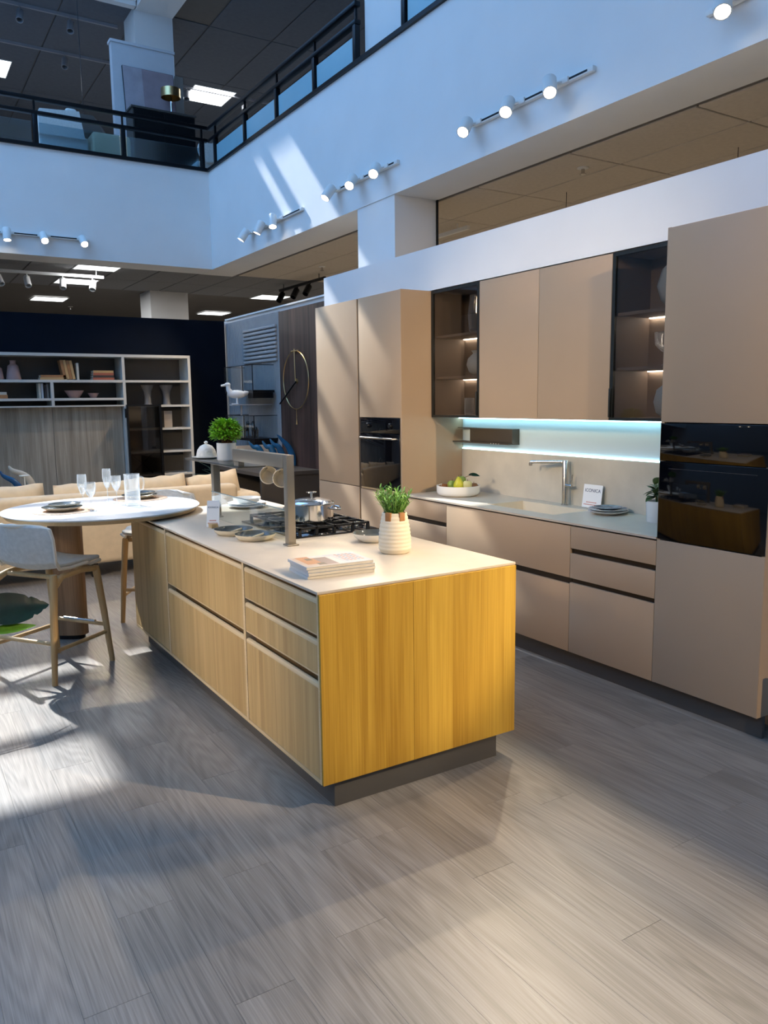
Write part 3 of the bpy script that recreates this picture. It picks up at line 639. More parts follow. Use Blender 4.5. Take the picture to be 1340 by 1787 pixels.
glassware('tumbler', .48, 2.12, ZU+.017, .13, .038, 'clear tumbler on the bottom shelf of the left glass cabinet, right one')
vase('faceted_vase', .46, .335, 2.116, [(.05, 0), (.10, .05), (.125, .13), (.10, .22), (.05, .27), (.045, .28)], WV, 'faceted white vase on the top shelf of the right glass cabinet', 'vase', n=9)
vase('stemmed_bowl', .45, .375, 1.801, [(.05, 0), (.045, .008), (.012, .02), (.022, .04), (.012, .065), (.05, .085), (.085, .12), (.09, .19), (.086, .19), (.08, .125), (.04, .095), (.001, .09)], DRINK, 'clear stemmed glass bowl on the middle shelf of the right glass cabinet', 'glass bowl')
vase('white_vase', .45, .335, ZU+.017, [(.06, 0), (.10, .03), (.115, .09), (.10, .16), (.05, .20), (.05, .22), (.042, .22), (.042, .20)], WV, 'white rounded vase on the bottom shelf of the right glass cabinet', 'vase')
# tap
t = thing('kitchen_tap', 'tall brushed steel mixer tap behind the sink', 'tap', (.53, 1.265, .9))
obj('body', MB().lathe([(.024, 0), (.024, .006), (.019, .008), (.019, .302), (.017, .306)], 24, (.53, 1.265, .9)), STEEL, t)
sp_ = obj('spout', MB().tube([(.53, 1.265, 1.195), (.50, 1.36, 1.192), (.45, 1.52, 1.186)], .0115, 12), STEEL, t)
obj('aerator', MB().lathe([(.0125, -.022), (.0125, 0)], 14, (.447, 1.518, 1.182)), STEEL, sp_)
obj('lever', MB().tube([(.53, 1.265, 1.035), (.525, 1.21, 1.035), (.525, 1.195, 1.037)], [.014, .014, .010], 12), STEEL, t)
obj('lever_pin', MB().tube([(.525, 1.205, 1.04), (.53, 1.195, 1.115)], .005, 8), STEEL, t)
# fruit bowl
FX, FY = .30, 2.16
t = thing('fruit_bowl', 'low white round bowl holding fruit on the worktop', 'bowl', (FX, FY, .9))
obj('bowl', MB().lathe([(.135, 0), (.158, .012), (.166, .03), (.166, .078), (.159, .078), (.157, .03), (.13, .014), (.001, .012)], 40, (FX, FY, .9)), CERW, t)
PEAR = mat('yellow_green_pear', (.55, .50, .03), .4, var=.15, vscale=30.); APPG = mat('green_apple', (.25, .32, .05), .35, var=.2, vscale=30.); PALEF = mat('pale_yellow_fruit', (.68, .60, .25), .45, var=.1); RUST = mat('rust_dried_flower', (.30, .12, .04), .8, var=.3, vscale=60.); BRNF = mat('brown_fruit', (.20, .09, .035), .5, var=.2)
pear_p = [(.006, 0), (.03, .006), (.042, .03), (.038, .055), (.022, .08), (.012, .095), (.002, .10)]
apple_p = [(.008, .004), (.028, 0), (.04, .022), (.038, .048), (.022, .064), (.004, .060)]
def fruit(nm, x, y, z, prof, m, label, tilt=0., s=1.):
    M_ = Matrix.Translation((x, y, z)) @ Matrix.Rotation(tilt, 4, 'X') @ Matrix.Scale(s, 4)
    t = thing(nm, label, 'fruit', (x, y, z)); obj('flesh', MB().lathe(prof, 20, M=M_), m, t)
    top = prof[-1][1]; obj('stem', MB().tube([(0, 0, top-.008), (.003, .002, top+.016)], .0022, 6, M=M_), BRNF, t)
fruit('pear', FX-.03, FY-.045, .945, pear_p, PEAR, 'yellow-green pear at the front of the fruit bowl')
fruit('lemon', FX+.02, FY-.085, .955, apple_p, PALEF, 'pale yellow fruit right of the pear in the fruit bowl', s=.95)
fruit('green_apple', FX+.035, FY+.015, .972, apple_p, APPG, 'green apple on top behind the pear', s=1.1)
fruit('green_apple', FX-.02, FY+.05, .945, apple_p, APPG, 'dark green fruit left of the pear in the fruit bowl', s=1.)
fruit('brown_pear', FX+.07, FY-.1, .935, apple_p, BRNF, 'brown fruit at the right rim of the fruit bowl', s=.95)
rd = MB()
for k in range(60):
    a = random.uniform(0, 6.28); rr = random.uniform(0, .055); x = FX-.06+rr*math.cos(a); y = FY+.085+rr*math.sin(a)*.6
    rd.tube([(x, y, .92), (x+random.uniform(-.01, .01), y+random.uniform(-.01, .01), .955+random.uniform(0, .035))], [.004, .006], 5)
solo('dried_flowers', rd, RUST, 'rusty dried flower sprig at the left of the fruit bowl', 'flowers')
def leaf_mb(length, width, bend=.2, n=6, fold=.15, M=None):
    def fn(u, v):
        wv = width*math.sin(math.pi*min(1, (v*.96+.02)))**.75*(1-.25*v); x = (u-.5)*2
        return (x*wv/2, v*length, abs(x)*wv*fold-bend*length*v*v)
    return MB().grid(fn, 4, n, M=M)
lf = thing('leaf_sprig', 'dark green leaf on a thin twig rising from the fruit bowl', 'leaf', (FX+.02, FY-.02, .98))
obj('twig', MB().tube([(FX+.0, FY+.02, .965), (FX+.05, FY-.01, 1.035), (FX+.09, FY-.05, 1.055)], .0025, 6), BRNF, lf)
M_ = Matrix.Translation((FX+.075, FY-.03, 1.055)) @ Matrix.Rotation(R(-135), 4, 'Z') @ Matrix.Rotation(R(35), 4, 'Y')
obj('leaf', leaf_mb(.085, .045, .15, M=M_), LEAFD, lf, fix=False)
# info card on worktop
def text_mesh(body, size, m, parent, M, name='lettering', sx=1.):
    cu = bpy.data.curves.new(name, 'FONT'); cu.body = body; cu.size = size; cu.align_x = 'CENTER'; cu.align_y = 'CENTER'; cu.extrude = .0002
    o = bpy.data.objects.new(name, cu); COL.objects.link(o); bpy.context.view_layer.update()
    me = bpy.data.meshes.new_from_object(o.evaluated_get(bpy.context.evaluated_depsgraph_get())); bpy.data.objects.remove(o); me.name = name
    me.transform(Matrix.Diagonal((sx, 1, 1, 1))); me.materials.append(m)
    r = bpy.data.objects.new(name, me); COL.objects.link(r); r.parent = parent; r.matrix_local = M; return r
def frame_mat(origin, right, upv):
    r_ = Vector(right).normalized(); u_ = Vector(upv); u_ = (u_-r_*u_.dot(r_)).normalized(); n_ = r_.cross(u_)
    M = Matrix((r_, u_, n_)).transposed().to_4x4(); M.translation = Vector(origin); return M
def info_card(label, c, right, lean, wd, ht, block, title='ICONICA'):
    """card leaning back; c = base centre"""
    t = thing('info_card', label, 'sign', c)
    upv = Vector((0, 0, 1)); rv = Vector(right).normalized(); nrm = rv.cross(upv)
    uv = (upv*math.cos(lean)-nrm*math.sin(lean)); M = frame_mat((0, 0, .004), rv, uv)
    cd = MB().rbox(-wd/2, wd/2, 0, ht, -.004, 0, r=.001, seg=1, M=M)
    card = obj('card', cd, CARDW, t, local=True)
    text_mesh(title, wd*.19, INK, card, M @ Matrix.Translation((0, ht*.74, .0006)), sx=1.05)
    for zz, ww in ((.24, .55), (.14, .80)):
        n_ = 7 if ww < .7 else 10
        for k in range(n_):
            seg = wd*ww/n_; x0 = -wd*ww/2+k*seg
            obj('print_mark', MB().box(x0, x0+seg*.7, ht*zz-.003, ht*zz+.003, 0, .0005, M=M), REDINK, card, local=True)
    if block: obj('wooden_foot', MB().rbox(-wd*.32, wd*.32, .002, .03, -.045, -.005, r=.003, M=M) if False else MB().rbox(-.02, .02, -.035, .03, 0, .025, r=.003), OAKLEG, t, local=True)
    return t
info_card('white lettered card leaning on the backsplash beside the tap', (.535, 1.03, .9), (0, -1, 0), R(8), .165, .155, False)
# plate stack on worktop
def plate(x, y, z, r, h, mt, mrim, label, name='plate', group=None, well=.55):
    t = thing(name, label, 'plate', (x, y, z), group=group)
    obj('underside', MB().lathe([(r*.52, 0), (r*.60, .002), (r*.86, h*.55), (r, h*.92), (r, h)], 40, (x, y, z), capt=False), mt, t)
    obj('glazed_top', MB().lathe([(r, h), (r-.003, h+.001), (r*.93, h*.86), (r*well+.01, h*.42), (r*well, h*.32), (.001, h*.30)], 40, (x, y, z), capb=False, capt=False), mrim, t)
    return t
plate(.445, .80, .9, .125, .024, CERW, CERB, 'lowest and widest of the dark-rimmed plates stacked beside the worktop plant', group='plates stacked on the kitchen worktop')
plate(.445, .80, .912, .122, .024, CERW, CERB, 'middle dark plate of the stack beside the worktop plant', group='plates stacked on the kitchen worktop')
plate(.445, .80, .925, .092, .020, CERB, CERB, 'top blue-grey plate of the stack beside the worktop plant', group='plates stacked on the kitchen worktop')
# potted herb on worktop
PXR, PYR = .42, .40
t = thing('potted_plant', 'leafy green plant in a tall white pot beside the right oven', 'plant', (PXR, PYR, .9))
obj('pot', MB().lathe([(.058, 0), (.062, .006), (.068, .125), (.062, .125), (.058, .11), (.001, .108)], 32, (PXR, PYR, .9)), CERW, t)
obj('soil', MB().lathe([(.060, .112), (.001, .116)], 20, (PXR, PYR, .9), capb=False, capt=False), SOIL, t)
lm = leaf_mb(.075, .05, .25); lo = obj('leaf', lm, LEAFM, t, local=True, fix=False); lmesh = lo.data; bpy.data.objects.remove(lo)
for k in range(26):
    a = k*2.4; el = random.uniform(-.25, .95); hh = .14+.10*random.random()
    part('leaf', t, lmesh, (.022*math.cos(a), .022*math.sin(a), hh), (el*.9, random.uniform(-.3, .3), a)).scale = (1., random.uniform(.8, 1.15), 1.)
for k in range(5):
    a = k*1.26; obj('stem', MB().tube([(.01*math.cos(a), .01*math.sin(a), .11), (.02*math.cos(a), .02*math.sin(a), .24)], .003, 6), LEAFM, t, local=True)

# ================================================================== ISLAND
IX0, IX1 = -2.0243, -1.032
I0, I1, I2, I3 = 0., .7607, 1.9738, 2.7478
IZ0, IZ1 = .112, .888
solo('island_worktop', RB(IX0-.004, IX1+.004, I0-.004, I3+.002, IZ1, .900, r=.002), STONE, 'thin pale porcelain top of the oak kitchen island', 'worktop')
solo('island_plinth', B(-1.962, -1.12, .012, I3-.06, 0, IZ0), PLINTH, 'dark bronze recessed plinth under the oak island', 'plinth')
def island_unit(label, y0, y1, rows, far=False):
    t = thing('island_cabinet', label, 'cabinet', ((IX0+IX1)/2, (y0+y1)/2, IZ0))
    c = []; c_box(c, IX0+.05, IX1-.021, y0+.013, y1-.013, IZ0+.016, IZ1); carcass(c, mat('oak_groove_shadow', (.16, .09, .035), .6, var=.15, vscale=30.), t)
    obj('back_panel', B(IX1-.02, IX1, y0, y1, IZ0, IZ1), OAKEND, t)
    for yy in (y0, y1-.012): obj('stile', B(IX0, IX1-.021, yy, yy+.012, IZ0, IZ1-.001), OAKEDGE, t)
    obj('bottom_rail', B(IX0, IX1-.021, y0+.0125, y1-.0125, IZ0, IZ0+.0155), OAKEDGE, t)
    for z0, z1 in rows:
        a, b_ = y0+.0135, y1-.0135
        f = obj('drawer_front', RB(IX0+.002, IX0+.022, a, b_, z0, z1-.018, r=.0015, seg=1), OAK, t)
        obj('grip_edge', MB().prism([(IX0+.002, z1-.0175), (IX0+.002, z1-.006), (IX0+.008, z1), (IX0+.018, z1), (IX0+.018, z1-.0175)], a, b_, 'y'), OAKEDGE, f)
        obj('under_lip', B(IX0+.003, IX0+.020, a, b_, z0-.006, z0-.0004), OAKEDGE, f) if z0 > IZ0+.05 else None
    return t
u = island_unit('oak three-drawer island cabinet at the near end', I0, I1, [(.728, .868), (.566, .700), (IZ0+.018, .528)])
u.children  # end panel veneer boards belong to the near unit
for a, b_ in ((IX0, -1.589), (-1.589, IX1)): obj('end_board', RB(a+.0004, b_-.0004, I0-.0005-.012, I0-.0005, IZ0, IZ1-.001, r=.0008, seg=1), OAKEND, u)
island_unit('wide oak two-drawer island cabinet in the middle', I1, I2, [(.566, .868), (IZ0+.018, .528)])
t = thing('island_cabinet', 'plain oak island cabinet door under the round table', 'cabinet', ((IX0+IX1)/2, (I2+I3)/2, IZ0))
obj('carcass', B(IX0+.05, IX1-.021, I2+.013, I3-.021, IZ0+.016, IZ1), MATS['oak_groove_shadow'], t); obj('back_panel', B(IX1-.02, IX1, I2, I3, IZ0, IZ1), OAKEND, t)
obj('stile', B(IX0, IX1-.021, I2, I2+.012, IZ0, IZ1-.001), OAKEDGE, t); obj('stile', B(IX0+.003, IX1-.021, I3-.02, I3, IZ0, IZ1-.001), OAKEDGE, t)
obj('bottom_rail', B(IX0, IX1-.021, I2+.0125, I3-.0205, IZ0, IZ0+.0155), OAKEDGE, t)
d = obj('door', RB(IX0+.002, IX0+.022, I2+.0135, I3-.0015, IZ0+.018, .850, r=.0015, seg=1), OAK, t)
obj('grip_edge', MB().prism([(IX0+.002, .8505), (IX0+.002, .862), (IX0+.008, .868), (IX0+.018, .868), (IX0+.018, .8505)], I2+.0135, I3-.022, 'y'), OAKEDGE, d)

# hob
HX0, HX1, HY0, HY1 = -1.585, -1.05, 1.12, 1.86
t = thing('gas_hob', 'black gas hob with cast iron grates let into the island top', 'hob', ((HX0+HX1)/2, (HY0+HY1)/2, .9))
obj('glass_plate', RB(HX0, HX1, HY0, HY1, .9005, .909, r=.003), mat('hob_black_glass', (.008, .008, .009), .12, coat=.3), t)
BN = [(-1.44, 1.30, .035), (-1.19, 1.30, .045), (-1.44, 1.68, .045), (-1.19, 1.68, .035), (-1.315, 1.49, .055)]
for bx_, by_, br in BN:
    b1 = obj('burner', MB().lathe([(br*1.25, 0), (br*1.25, .008), (br, .010), (br, .022)], 24, (bx_, by_, .909)), STEEL, t)
    obj('burner_cap', MB().lathe([(br*.92, .022), (br*.92, .028), (br*.5, .031)], 24, (bx_, by_, .909)), CAST, b1)
for y0, y1 in ((1.15, 1.385), (1.39, 1.59), (1.595, 1.83)):
    g = MB(); zt0, zt1 = .938, .950; xa, xb = -1.54, -1.10
    for x in (xa, (xa+xb)/2-.006, xb-.012): g.box(x, x+.012, y0, y1, zt0, zt1)
    for y in (y0, y1-.012): g.box(xa, xb, y, y+.012, zt0, zt1)
    for x in (xa+.10, xb-.112): g.box(x, x+.012, y0, y1, zt0, zt1+.001)
    g.box(xa, xb, (y0+y1)/2-.006, (y0+y1)/2+.006, zt0+.001, zt1+.001)
    for x in (xa, xa+.10, (xa+xb)/2-.01, xb-.112, xb-.014):
        for y in (y0, y1-.014): g.box(x-.001, x+.015, y, y+.014, .909, zt0)
    obj('pan_grate', g, CAST, t)
for k in range(5): obj('control_knob', MB().lathe([(.018, 0), (.018, .018), (.014, .022)], 18, (-1.075, 1.22+.13*k, .909)), STEEL, t)
# cooking pot on the hob
CPX, CPY, CPZ = -1.355, 1.36, .952
t = thing('cooking_pot', 'shiny stainless steel cooking pot with glass lid on the hob', 'pot', (CPX, CPY, CPZ))
obj('body', MB().lathe([(.112, 0), (.122, .004), (.122, .098), (.128, .101), (.119, .100), (.117, .006), (.001, .004)], 48, (CPX, CPY, CPZ)), CHROME, t)
ld = obj('lid', MB().lathe([(.128, .103), (.126, .108), (.10, .120), (.05, .130), (.012, .132)], 40, (CPX, CPY, CPZ), capb=False), mat('lid_glass_steel', (.72, .72, .70), .06, metal=.85, var=.02), t)
obj('lid_knob', MB().lathe([(.006, .132), (.006, .155), (.028, .160), (.030, .165), (.012, .168)], 24, (CPX, CPY, CPZ)), CHROME, ld)
for s in (1, -1):
    ax = Vector((.75*s, -.66*s, 0)).normalized(); pr = Vector((-ax.y, ax.x, 0)); cc = Vector((CPX, CPY, CPZ))
    pts = [cc+ax*.118+pr*.05+Vector((0,0,.078)), cc+ax*.15+pr*.045+Vector((0,0,.074)), cc+ax*.165+Vector((0,0,.068)), cc+ax*.15-pr*.045+Vector((0,0,.074)), cc+ax*.118-pr*.05+Vector((0,0,.078))]
    obj('handle', MB().tube(pts, .0065, 8), CHROME, t)
# bridge rack over the hob
RX = -1.675; RZ_ = 1.36
t = thing('island_rack', 'bronze metal bridge rack standing on the island beside the hob', 'rack', (RX, 1.55, .9))
obj('post', RB(RX-.021, RX+.021, .950, .993, .904, RZ_, r=.003), BRONZE, t); obj('foot', RB(RX-.031, RX+.031, .938, 1.0, .9, .908, r=.002), BRONZE, t)
obj('post', RB(RX+.03, RX+.075, 2.15, 2.195, .904, 1.252, r=.003), BRONZE, t); obj('foot', RB(RX+.022, RX+.083, 2.142, 2.203, .9, .908, r=.002), BRONZE, t)
obj('beam', RB(RX-.022, RX+.022, .993, 1.68, 1.292, RZ_, r=.003), BRONZE, t)
obj('tray', RB(RX-.03, RX+.17, 1.58, 2.52, 1.252, 1.262, r=.003), mat('dark_tray_metal', (.10, .095, .085), .3, metal=.6, var=.03), t)
obj('tray_bracket', RB(RX-.018, RX+.018, 1.60, 1.67, 1.262, 1.292, r=.002), BRONZE, t)
obj('glass_screen', B(RX+.012, RX+.018, 1.0, 2.15, .905, 1.07), PANE, t)
obj('screen_edge', B(RX+.011, RX+.019, 1.0, 2.15, 1.068, 1.072), mat('glass_edge', (.25, .33, .33), .2, var=.02), t)
hk = []
for yy in (1.075, 1.24): obj('hook', MB().tube([(RX, yy, 1.293), (RX, yy, 1.272), (RX, yy+.012, 1.266), (RX, yy+.018, 1.274)], .003, 6), STEEL, t)
def mug(x, y, z, label, rz):
    t = thing('mug', label, 'mug', (x, y, z), group='cream mugs hanging from the rack')
    M_ = Matrix.Rotation(rz, 4, 'Z') @ Matrix.Rotation(R(78), 4, 'X')
    obj('cup', MB().lathe([(.022, -.04), (.036, -.036), (.045, -.005), (.048, .035), (.045, .036), (.041, -.003), (.03, -.031), (.001, -.034)], 28, M=M_), CERM, t, local=True)
    pts = [Vector((0, .042, .02)), Vector((0, .068, .018)), Vector((0, .078, -.002)), Vector((0, .064, -.020)), Vector((0, .040, -.018))]
    obj('handle', MB().tube([M_ @ p for p in pts], .006, 8), CERM, t, local=True)
mug(RX+.005, 1.24, 1.235, 'cream mug hanging under the rack beam, left one', R(-18)); mug(RX+.012, 1.075, 1.23, 'cream mug hanging under the rack beam half behind the near post', R(-30))
# things on the tray
def boxwood(name, label, x, y, z, pr, ph, lm_, mfol, fr_, fh, nleaf, lsize, spiky=False, potm=CERW, prof=None):
    t = thing(name, label, 'plant', (x, y, z))
    obj('pot', MB().lathe(prof or [(pr*.9, 0), (pr*.98, .006), (pr, ph*.1), (pr, ph), (pr-.005, ph), (pr-.006, ph*.86), (.001, ph*.85)], 36, (x, y, z)), potm, t)
    f = MB(); st = MB()
    for k in range(nleaf):
        if spiky:
            a = random.uniform(0, 6.28); rr = pr*.55*math.sqrt(random.random()); lean = random.uniform(.0, .8); hh = fh*random.uniform(.55, 1.)
            b0 = Vector((x+rr*math.cos(a), y+rr*math.sin(a), z+ph*.88)); d = Vector((math.cos(a)*lean, math.sin(a)*lean, 1)).normalized(); e = b0+d*hh
            st.tube([b0, b0+d*hh*.5+Vector((0, 0, .004)), e], [.0022, .0018, .0012], 5)
            for q in range(13):
                s_ = .22+.78*q/12; p = b0+d*hh*s_; aa = q*2.2+k
                M_ = Matrix.Translation(p) @ Matrix.Rotation(aa, 4, 'Z') @ Matrix.Rotation(R(random.uniform(25, 60)), 4, 'X')
                lm2 = leaf_mb(lsize, lsize*.28, .1, n=3, fold=.1); f.add(lm2.v, lm2.f, M_)
        else:
            u1 = random.uniform(-.75, 1); a = random.uniform(0, 6.28); q = math.sqrt(max(0, 1-u1*u1)); rad = random.uniform(.6, 1.04)
            p = Vector((x+fr_*q*math.cos(a)*rad, y+fr_*q*math.sin(a)*rad, z+ph+fh*.46+fh*.52*u1*rad))
            M_ = Matrix.Translation(p) @ Matrix.Rotation(a-R(90)+random.uniform(-.5, .5), 4, 'Z') @ Matrix.Rotation(R(random.uniform(-10, 70)), 4, 'X')
            lm2 = leaf_mb(lsize*random.uniform(.8, 1.2), lsize*.62, .25, n=3, fold=.2); f.add(lm2.v, lm2.f, M_)
            if k % 9 == 0: st.tube([(x+random.uniform(-.02, .02), y+random.uniform(-.02, .02), z+ph*.85), p], [.003, .0015], 5)
    obj('stems', st, BRNF if not spiky else LEAFH, t); fo = obj('foliage', f, mfol, t, fix=False); fo['kind'] = 'stuff'
    obj('soil', MB().lathe([(pr*.92, ph*.87), (.001, ph*.89)], 24, (x, y, z), capb=False, capt=False), SOIL, t)
    return t
boxwood('potted_boxwood', 'bright green bushy plant in a white pot on the rack tray', -1.57, 2.10, 1.262, .061, .112, None, LEAFB, .084, .15, 900, .032)
t = thing('butter_dome', 'white embossed porcelain dome on its dish on the rack tray', 'dish', (-1.60, 2.39, 1.262))
obj('dish', MB().lathe([(.05, 0), (.09, .006), (.094, .012), (.088, .012), (.001, .009)], 36, (-1.60, 2.39, 1.262)), CERW, t)
dm = obj('dome', MB().lathe([(.064, .010), (.066, .022), (.058, .055), (.040, .080), (.016, .092), (.004, .094)], 32, (-1.60, 2.39, 1.262)), mat('embossed_porcelain', (.78, .73, .64), .3, var=.12, vscale=50., bump=.5, bscale=70.), t)
obj('knob', MB().lathe([(.006, .092), (.012, .100), (.013, .107), (.004, .114)], 18, (-1.60, 2.39, 1.262)), CERW, dm)
# plates and bowls on the island
def divided_plate(x, y, label):
    t = thing('divided_plate', label, 'plate', (x, y, .9), group='divided grey dishes on the island')
    obj('underside', MB().lathe([(.078, 0), (.086, .002), (.104, .018), (.108, .032)], 40, (x, y, .9), capt=False), CERM, t)
    obj('glazed_top', MB().lathe([(.108, .032), (.104, .0325), (.098, .018), (.088, .011), (.001, .010)], 40, (x, y, .9), capb=False, capt=False), CERG, t)
    obj('divider', RB(-.003, .003, -.096, .096, .010, .021, r=.002, M=Matrix.Translation((x, y, .9)) @ Matrix.Rotation(R(-50), 4, 'Z')), CERM, t)
divided_plate(-1.785, 1.475, 'divided grey-green dish on the island, farther from the near post'); divided_plate(-1.752, 1.245, 'divided grey-green dish on the island, closer to the near post')
plate(-1.285, 2.50, .9, .135, .022, CERW, CERW, 'lower white plate on the sunlit end of the island', group='white plates on the sunlit island end')
plate(-1.285, 2.50, .914, .132, .022, CERW, CERW, 'middle white plate on the sunlit end of the island', group='white plates on the sunlit island end')
vase('white_bowl', -1.285, 2.50, .929, [(.05, 0), (.085, .012), (.098, .04), (.094, .04), (.08, .016), (.001, .008)], CERW, 'white bowl on top of the plates at the sunlit island end', 'bowl')
info_card('small tilted white card with a wooden foot on the island', (-1.80, 1.765, .9), (.83, -.56, 0), R(14), .075, .155, True)
t = thing('soup_bowl', 'speckled grey bowl half behind the vase on the island', 'bowl', (-1.27, .83, .9))
obj('underside', MB().lathe([(.058, 0), (.068, .003), (.098, .026), (.108, .046)], 40, (-1.27, .83, .9), capt=False), CERW, t)
obj('glazed_inside', MB().lathe([(.108, .046), (.103, .046), (.092, .026), (.06, .010), (.001, .008)], 40, (-1.27, .83, .9), capb=False, capt=False), CERG, t)
# vase with herb
VX, VY = -1.345, .505
prof = []
for k in range(41):
    z = .195*k/40; s_ = z/.195
    r_ = .078*(1-(max(0, .14-s_)/.14)**2*.18)*(1-.26*max(0, (s_-.30)/.70)**1.6) + .0014*math.sin(z*2*math.pi/.0185)
    prof.append((r_, z))
prof += [(prof[-1][0]-.006, .195), (prof[-1][0]-.007, .17), (.001, .165)]
hv = boxwood('herb_vase', 'green herb in a ribbed cream vase with tan straps on the island', VX, VY, .9, .057, .195, None, LEAFH, 0, .145, 52, .032, spiky=True, potm=CERM, prof=prof)
for a in (R(-152), R(-88)):
    m = Matrix.Translation((VX, VY, .9)) @ Matrix.Rotation(a, 4, 'Z')
    obj('strap', RB(.049, .066, -.015, .015, .158, .200, r=.003, M=m), TAN, hv)
# magazines
def mag(z, dx, dy, rz, label, curl=0., pages=True):
    M_ = Matrix.Translation((-1.797+dx, .30+dy, z)) @ Matrix.Rotation(R(-5)+rz, 4, 'Z')
    t = thing('magazine', label, 'magazine', (-1.797+dx, .30+dy, z), group='magazines stacked on the island')
    obj('pages', MB().box(-.152, .152, -.105, .105, .001, .0118, M=M_), PAPER, t)
    obj('spine', MB().rbox(-.1545, -.152, -.1055, .1055, 0, .0128, r=.0008, seg=1, M=M_), PAPERB, t)
    cv = obj('cover', MB().rbox(-.1525, .154, -.1062, .1062, .0119, .0129, r=.0004, seg=1, M=M_), PAPERB, t)
    return t, cv, M_
for k in range(3): mag(.900+.013*k, .004*random.uniform(-1, 1), .004*random.uniform(-1, 1), R(random.uniform(-1.2, 1.2)), ('bottom magazine of the stack on the near island corner', 'second magazine from the bottom of the stack on the island', 'third magazine from the bottom of the stack on the island')[k])
_, cv, M_ = mag(.939, -.006, .005, R(1), 'top magazine with an orange and white cover photo on the island')
PK = mat('cover_peach', (.50, .23, .10), .35, var=.1); PKL = mat('cover_pale_pink', (.52, .41, .33), .35, var=.08); GRYP = mat('cover_mauve_grey', (.27, .20, .18), .35, var=.1); PW_ = mat('cover_white', (.62, .60, .56), .35, var=.02); OLV = mat('cover_olive', (.16, .13, .09), .4, var=.1); BLP = mat('cover_blue_print', (.25, .31, .40), .4, var=.05); RDP = mat('cover_rose_print', (.45, .25, .21), .4, var=.05)
def pr(nm, x0, x1, y0, y1, m, h=.0003): obj(nm, MB().box(x0, x1, y0, y1, .0129, .0129+h, M=M_), m, cv)
pr('cover_photo', -.150, .0, -.10, .10, PKL); pr('photo_area', -.128, .0, -.06, .10, PK, .0004); pr('photo_area', -.06, .02, -.09, .06, GRYP, .0005); pr('photo_area', -.10, -.072, .02, .06, OLV, .0006); pr('photo_area', -.085, -.05, -.085, -.045, OLV, .0006); pr('photo_area', -.0, .028, -.1, .06, PW_, .0006); pr('photo_area', -.07, .0, .06, .1, PW_, .0006)
for k in range(5):
    for q in range(6): pr('print_mark', .05+.018*k, .062+.018*k, -.06+.026*q, -.044+.026*q, RDP if (k+q) % 3 else BLP, .0004)

# ================================================================== ROUND TABLE AND STOOLS
TX, TY, TR, TZ = -2.19, 2.78, .626, .945
t = thing('round_table', 'round white-topped bar table joined to the end of the island', 'table', (TX, TY, 0))
obj('tabletop', MB().lathe([(TR-.035, -.022), (TR-.004, -.008), (TR, -.003), (TR-.002, 0), (.001, 0)], 96, (TX, TY, TZ)), mat('white_table_laminate', (.80, .80, .79), .28, var=.02), t)
obj('table_edge', MB().lathe([(TR-.06, -.040), (TR-.030, -.036), (TR-.010, -.012), (TR-.036, -.0225)], 96, (TX, TY, TZ), capb=True, capt=False), OAKEDGE, t)
LGX, LGY, LGA = -2.385, 3.10, R(-32)
poly = []
for k in range(32):
    a = 2*math.pi*k/32; poly.append((.115*math.copysign(abs(math.cos(a))**.6, math.cos(a)), .06*math.copysign(abs(math.sin(a))**.8, math.sin(a))))
obj('leg', MB().prism(poly, .03, TZ-.04, 'z', M=Matrix.Translation((LGX, LGY, 0)) @ Matrix.Rotation(LGA, 4, 'Z')), OAKDK, t)
obj('foot', MB().prism([(p[0]*.8, p[1]*.8) for p in poly], 0, .03, 'z', M=Matrix.Translation((LGX, LGY, 0)) @ Matrix.Rotation(LGA, 4, 'Z')), BLKMET, t)
# bar stool, facing local +y
st = thing('bar_stool', 'oak bar stool with pale grey shell seat, in front of the round table', 'stool')
pf = [(.245, .648), (.20, .662), (.08, .655), (-.06, .648), (-.15, .655), (-.205, .70), (-.235, .78), (-.255, .86), (-.268, .925), (-.272, .945)]
hw = [.17, .215, .225, .225, .225, .235, .245, .245, .225, .15]
def interp(tb_, s_):
    i = min(len(tb_)-2, int(s_*(len(tb_)-1))); f_ = s_*(len(tb_)-1)-i
    a, b_ = tb_[i], tb_[i+1]
    return tuple(a[k]*(1-f_)+b_[k]*f_ for k in range(len(a))) if isinstance(a, tuple) else a*(1-f_)+b_*f_
def shell(u, v):
    x = (u-.5)*2; (y, z), h = interp(pf, v), interp(hw, v); bk = max(0, (v-.42)/.58)
    return (x*h*(1-.0*bk), y+.085*bk**.7*x*x, z+.028*(1-bk)*x*x*(1 if v > .2 else .4)-.035*bk*max(0, abs(x)-.6)**1.2)
sh = obj('seat_shell', MB().grid(shell, 16, 36), SEATF, st, local=True, fix=False)
so = sh.modifiers.new('thick', 'SOLIDIFY'); so.thickness = .024; so.offset = -1; sb = sh.modifiers.new('sub', 'SUBSURF'); sb.levels = 1; sb.render_levels = 1
rim = []
for k in range(37): rim.append(shell(0, k/36))
for k in range(17): rim.append(shell(k/16, 1))
for k in range(37): rim.append(shell(1, 1-k/36))
obj('piping', MB().tube([Vector(p)+Vector((0, 0, -.010)) for p in rim], .0105, 6), mat('seat_edge_cream', (.70, .64, .54), .7, var=.05), sh, local=True)
LEGF = [(.225, .245), (-.225, .245), (.228, -.24), (-.228, -.24)]; LEGT = [(.195, .185), (-.195, .185), (.238, -.205), (-.238, -.205)]
for (fx, fy), (tx, ty) in zip(LEGF, LEGT):
    top = .652 if fy < 0 else .630
    obj('leg', MB().tube([(fx, fy, 0), (fx+(tx-fx)*.5, fy+(ty-fy)*.5, .33), (tx, ty, top-.03), (tx, ty, top)], [.0165, .021, .0235, .019], 12), OAKLEG, st, local=True)
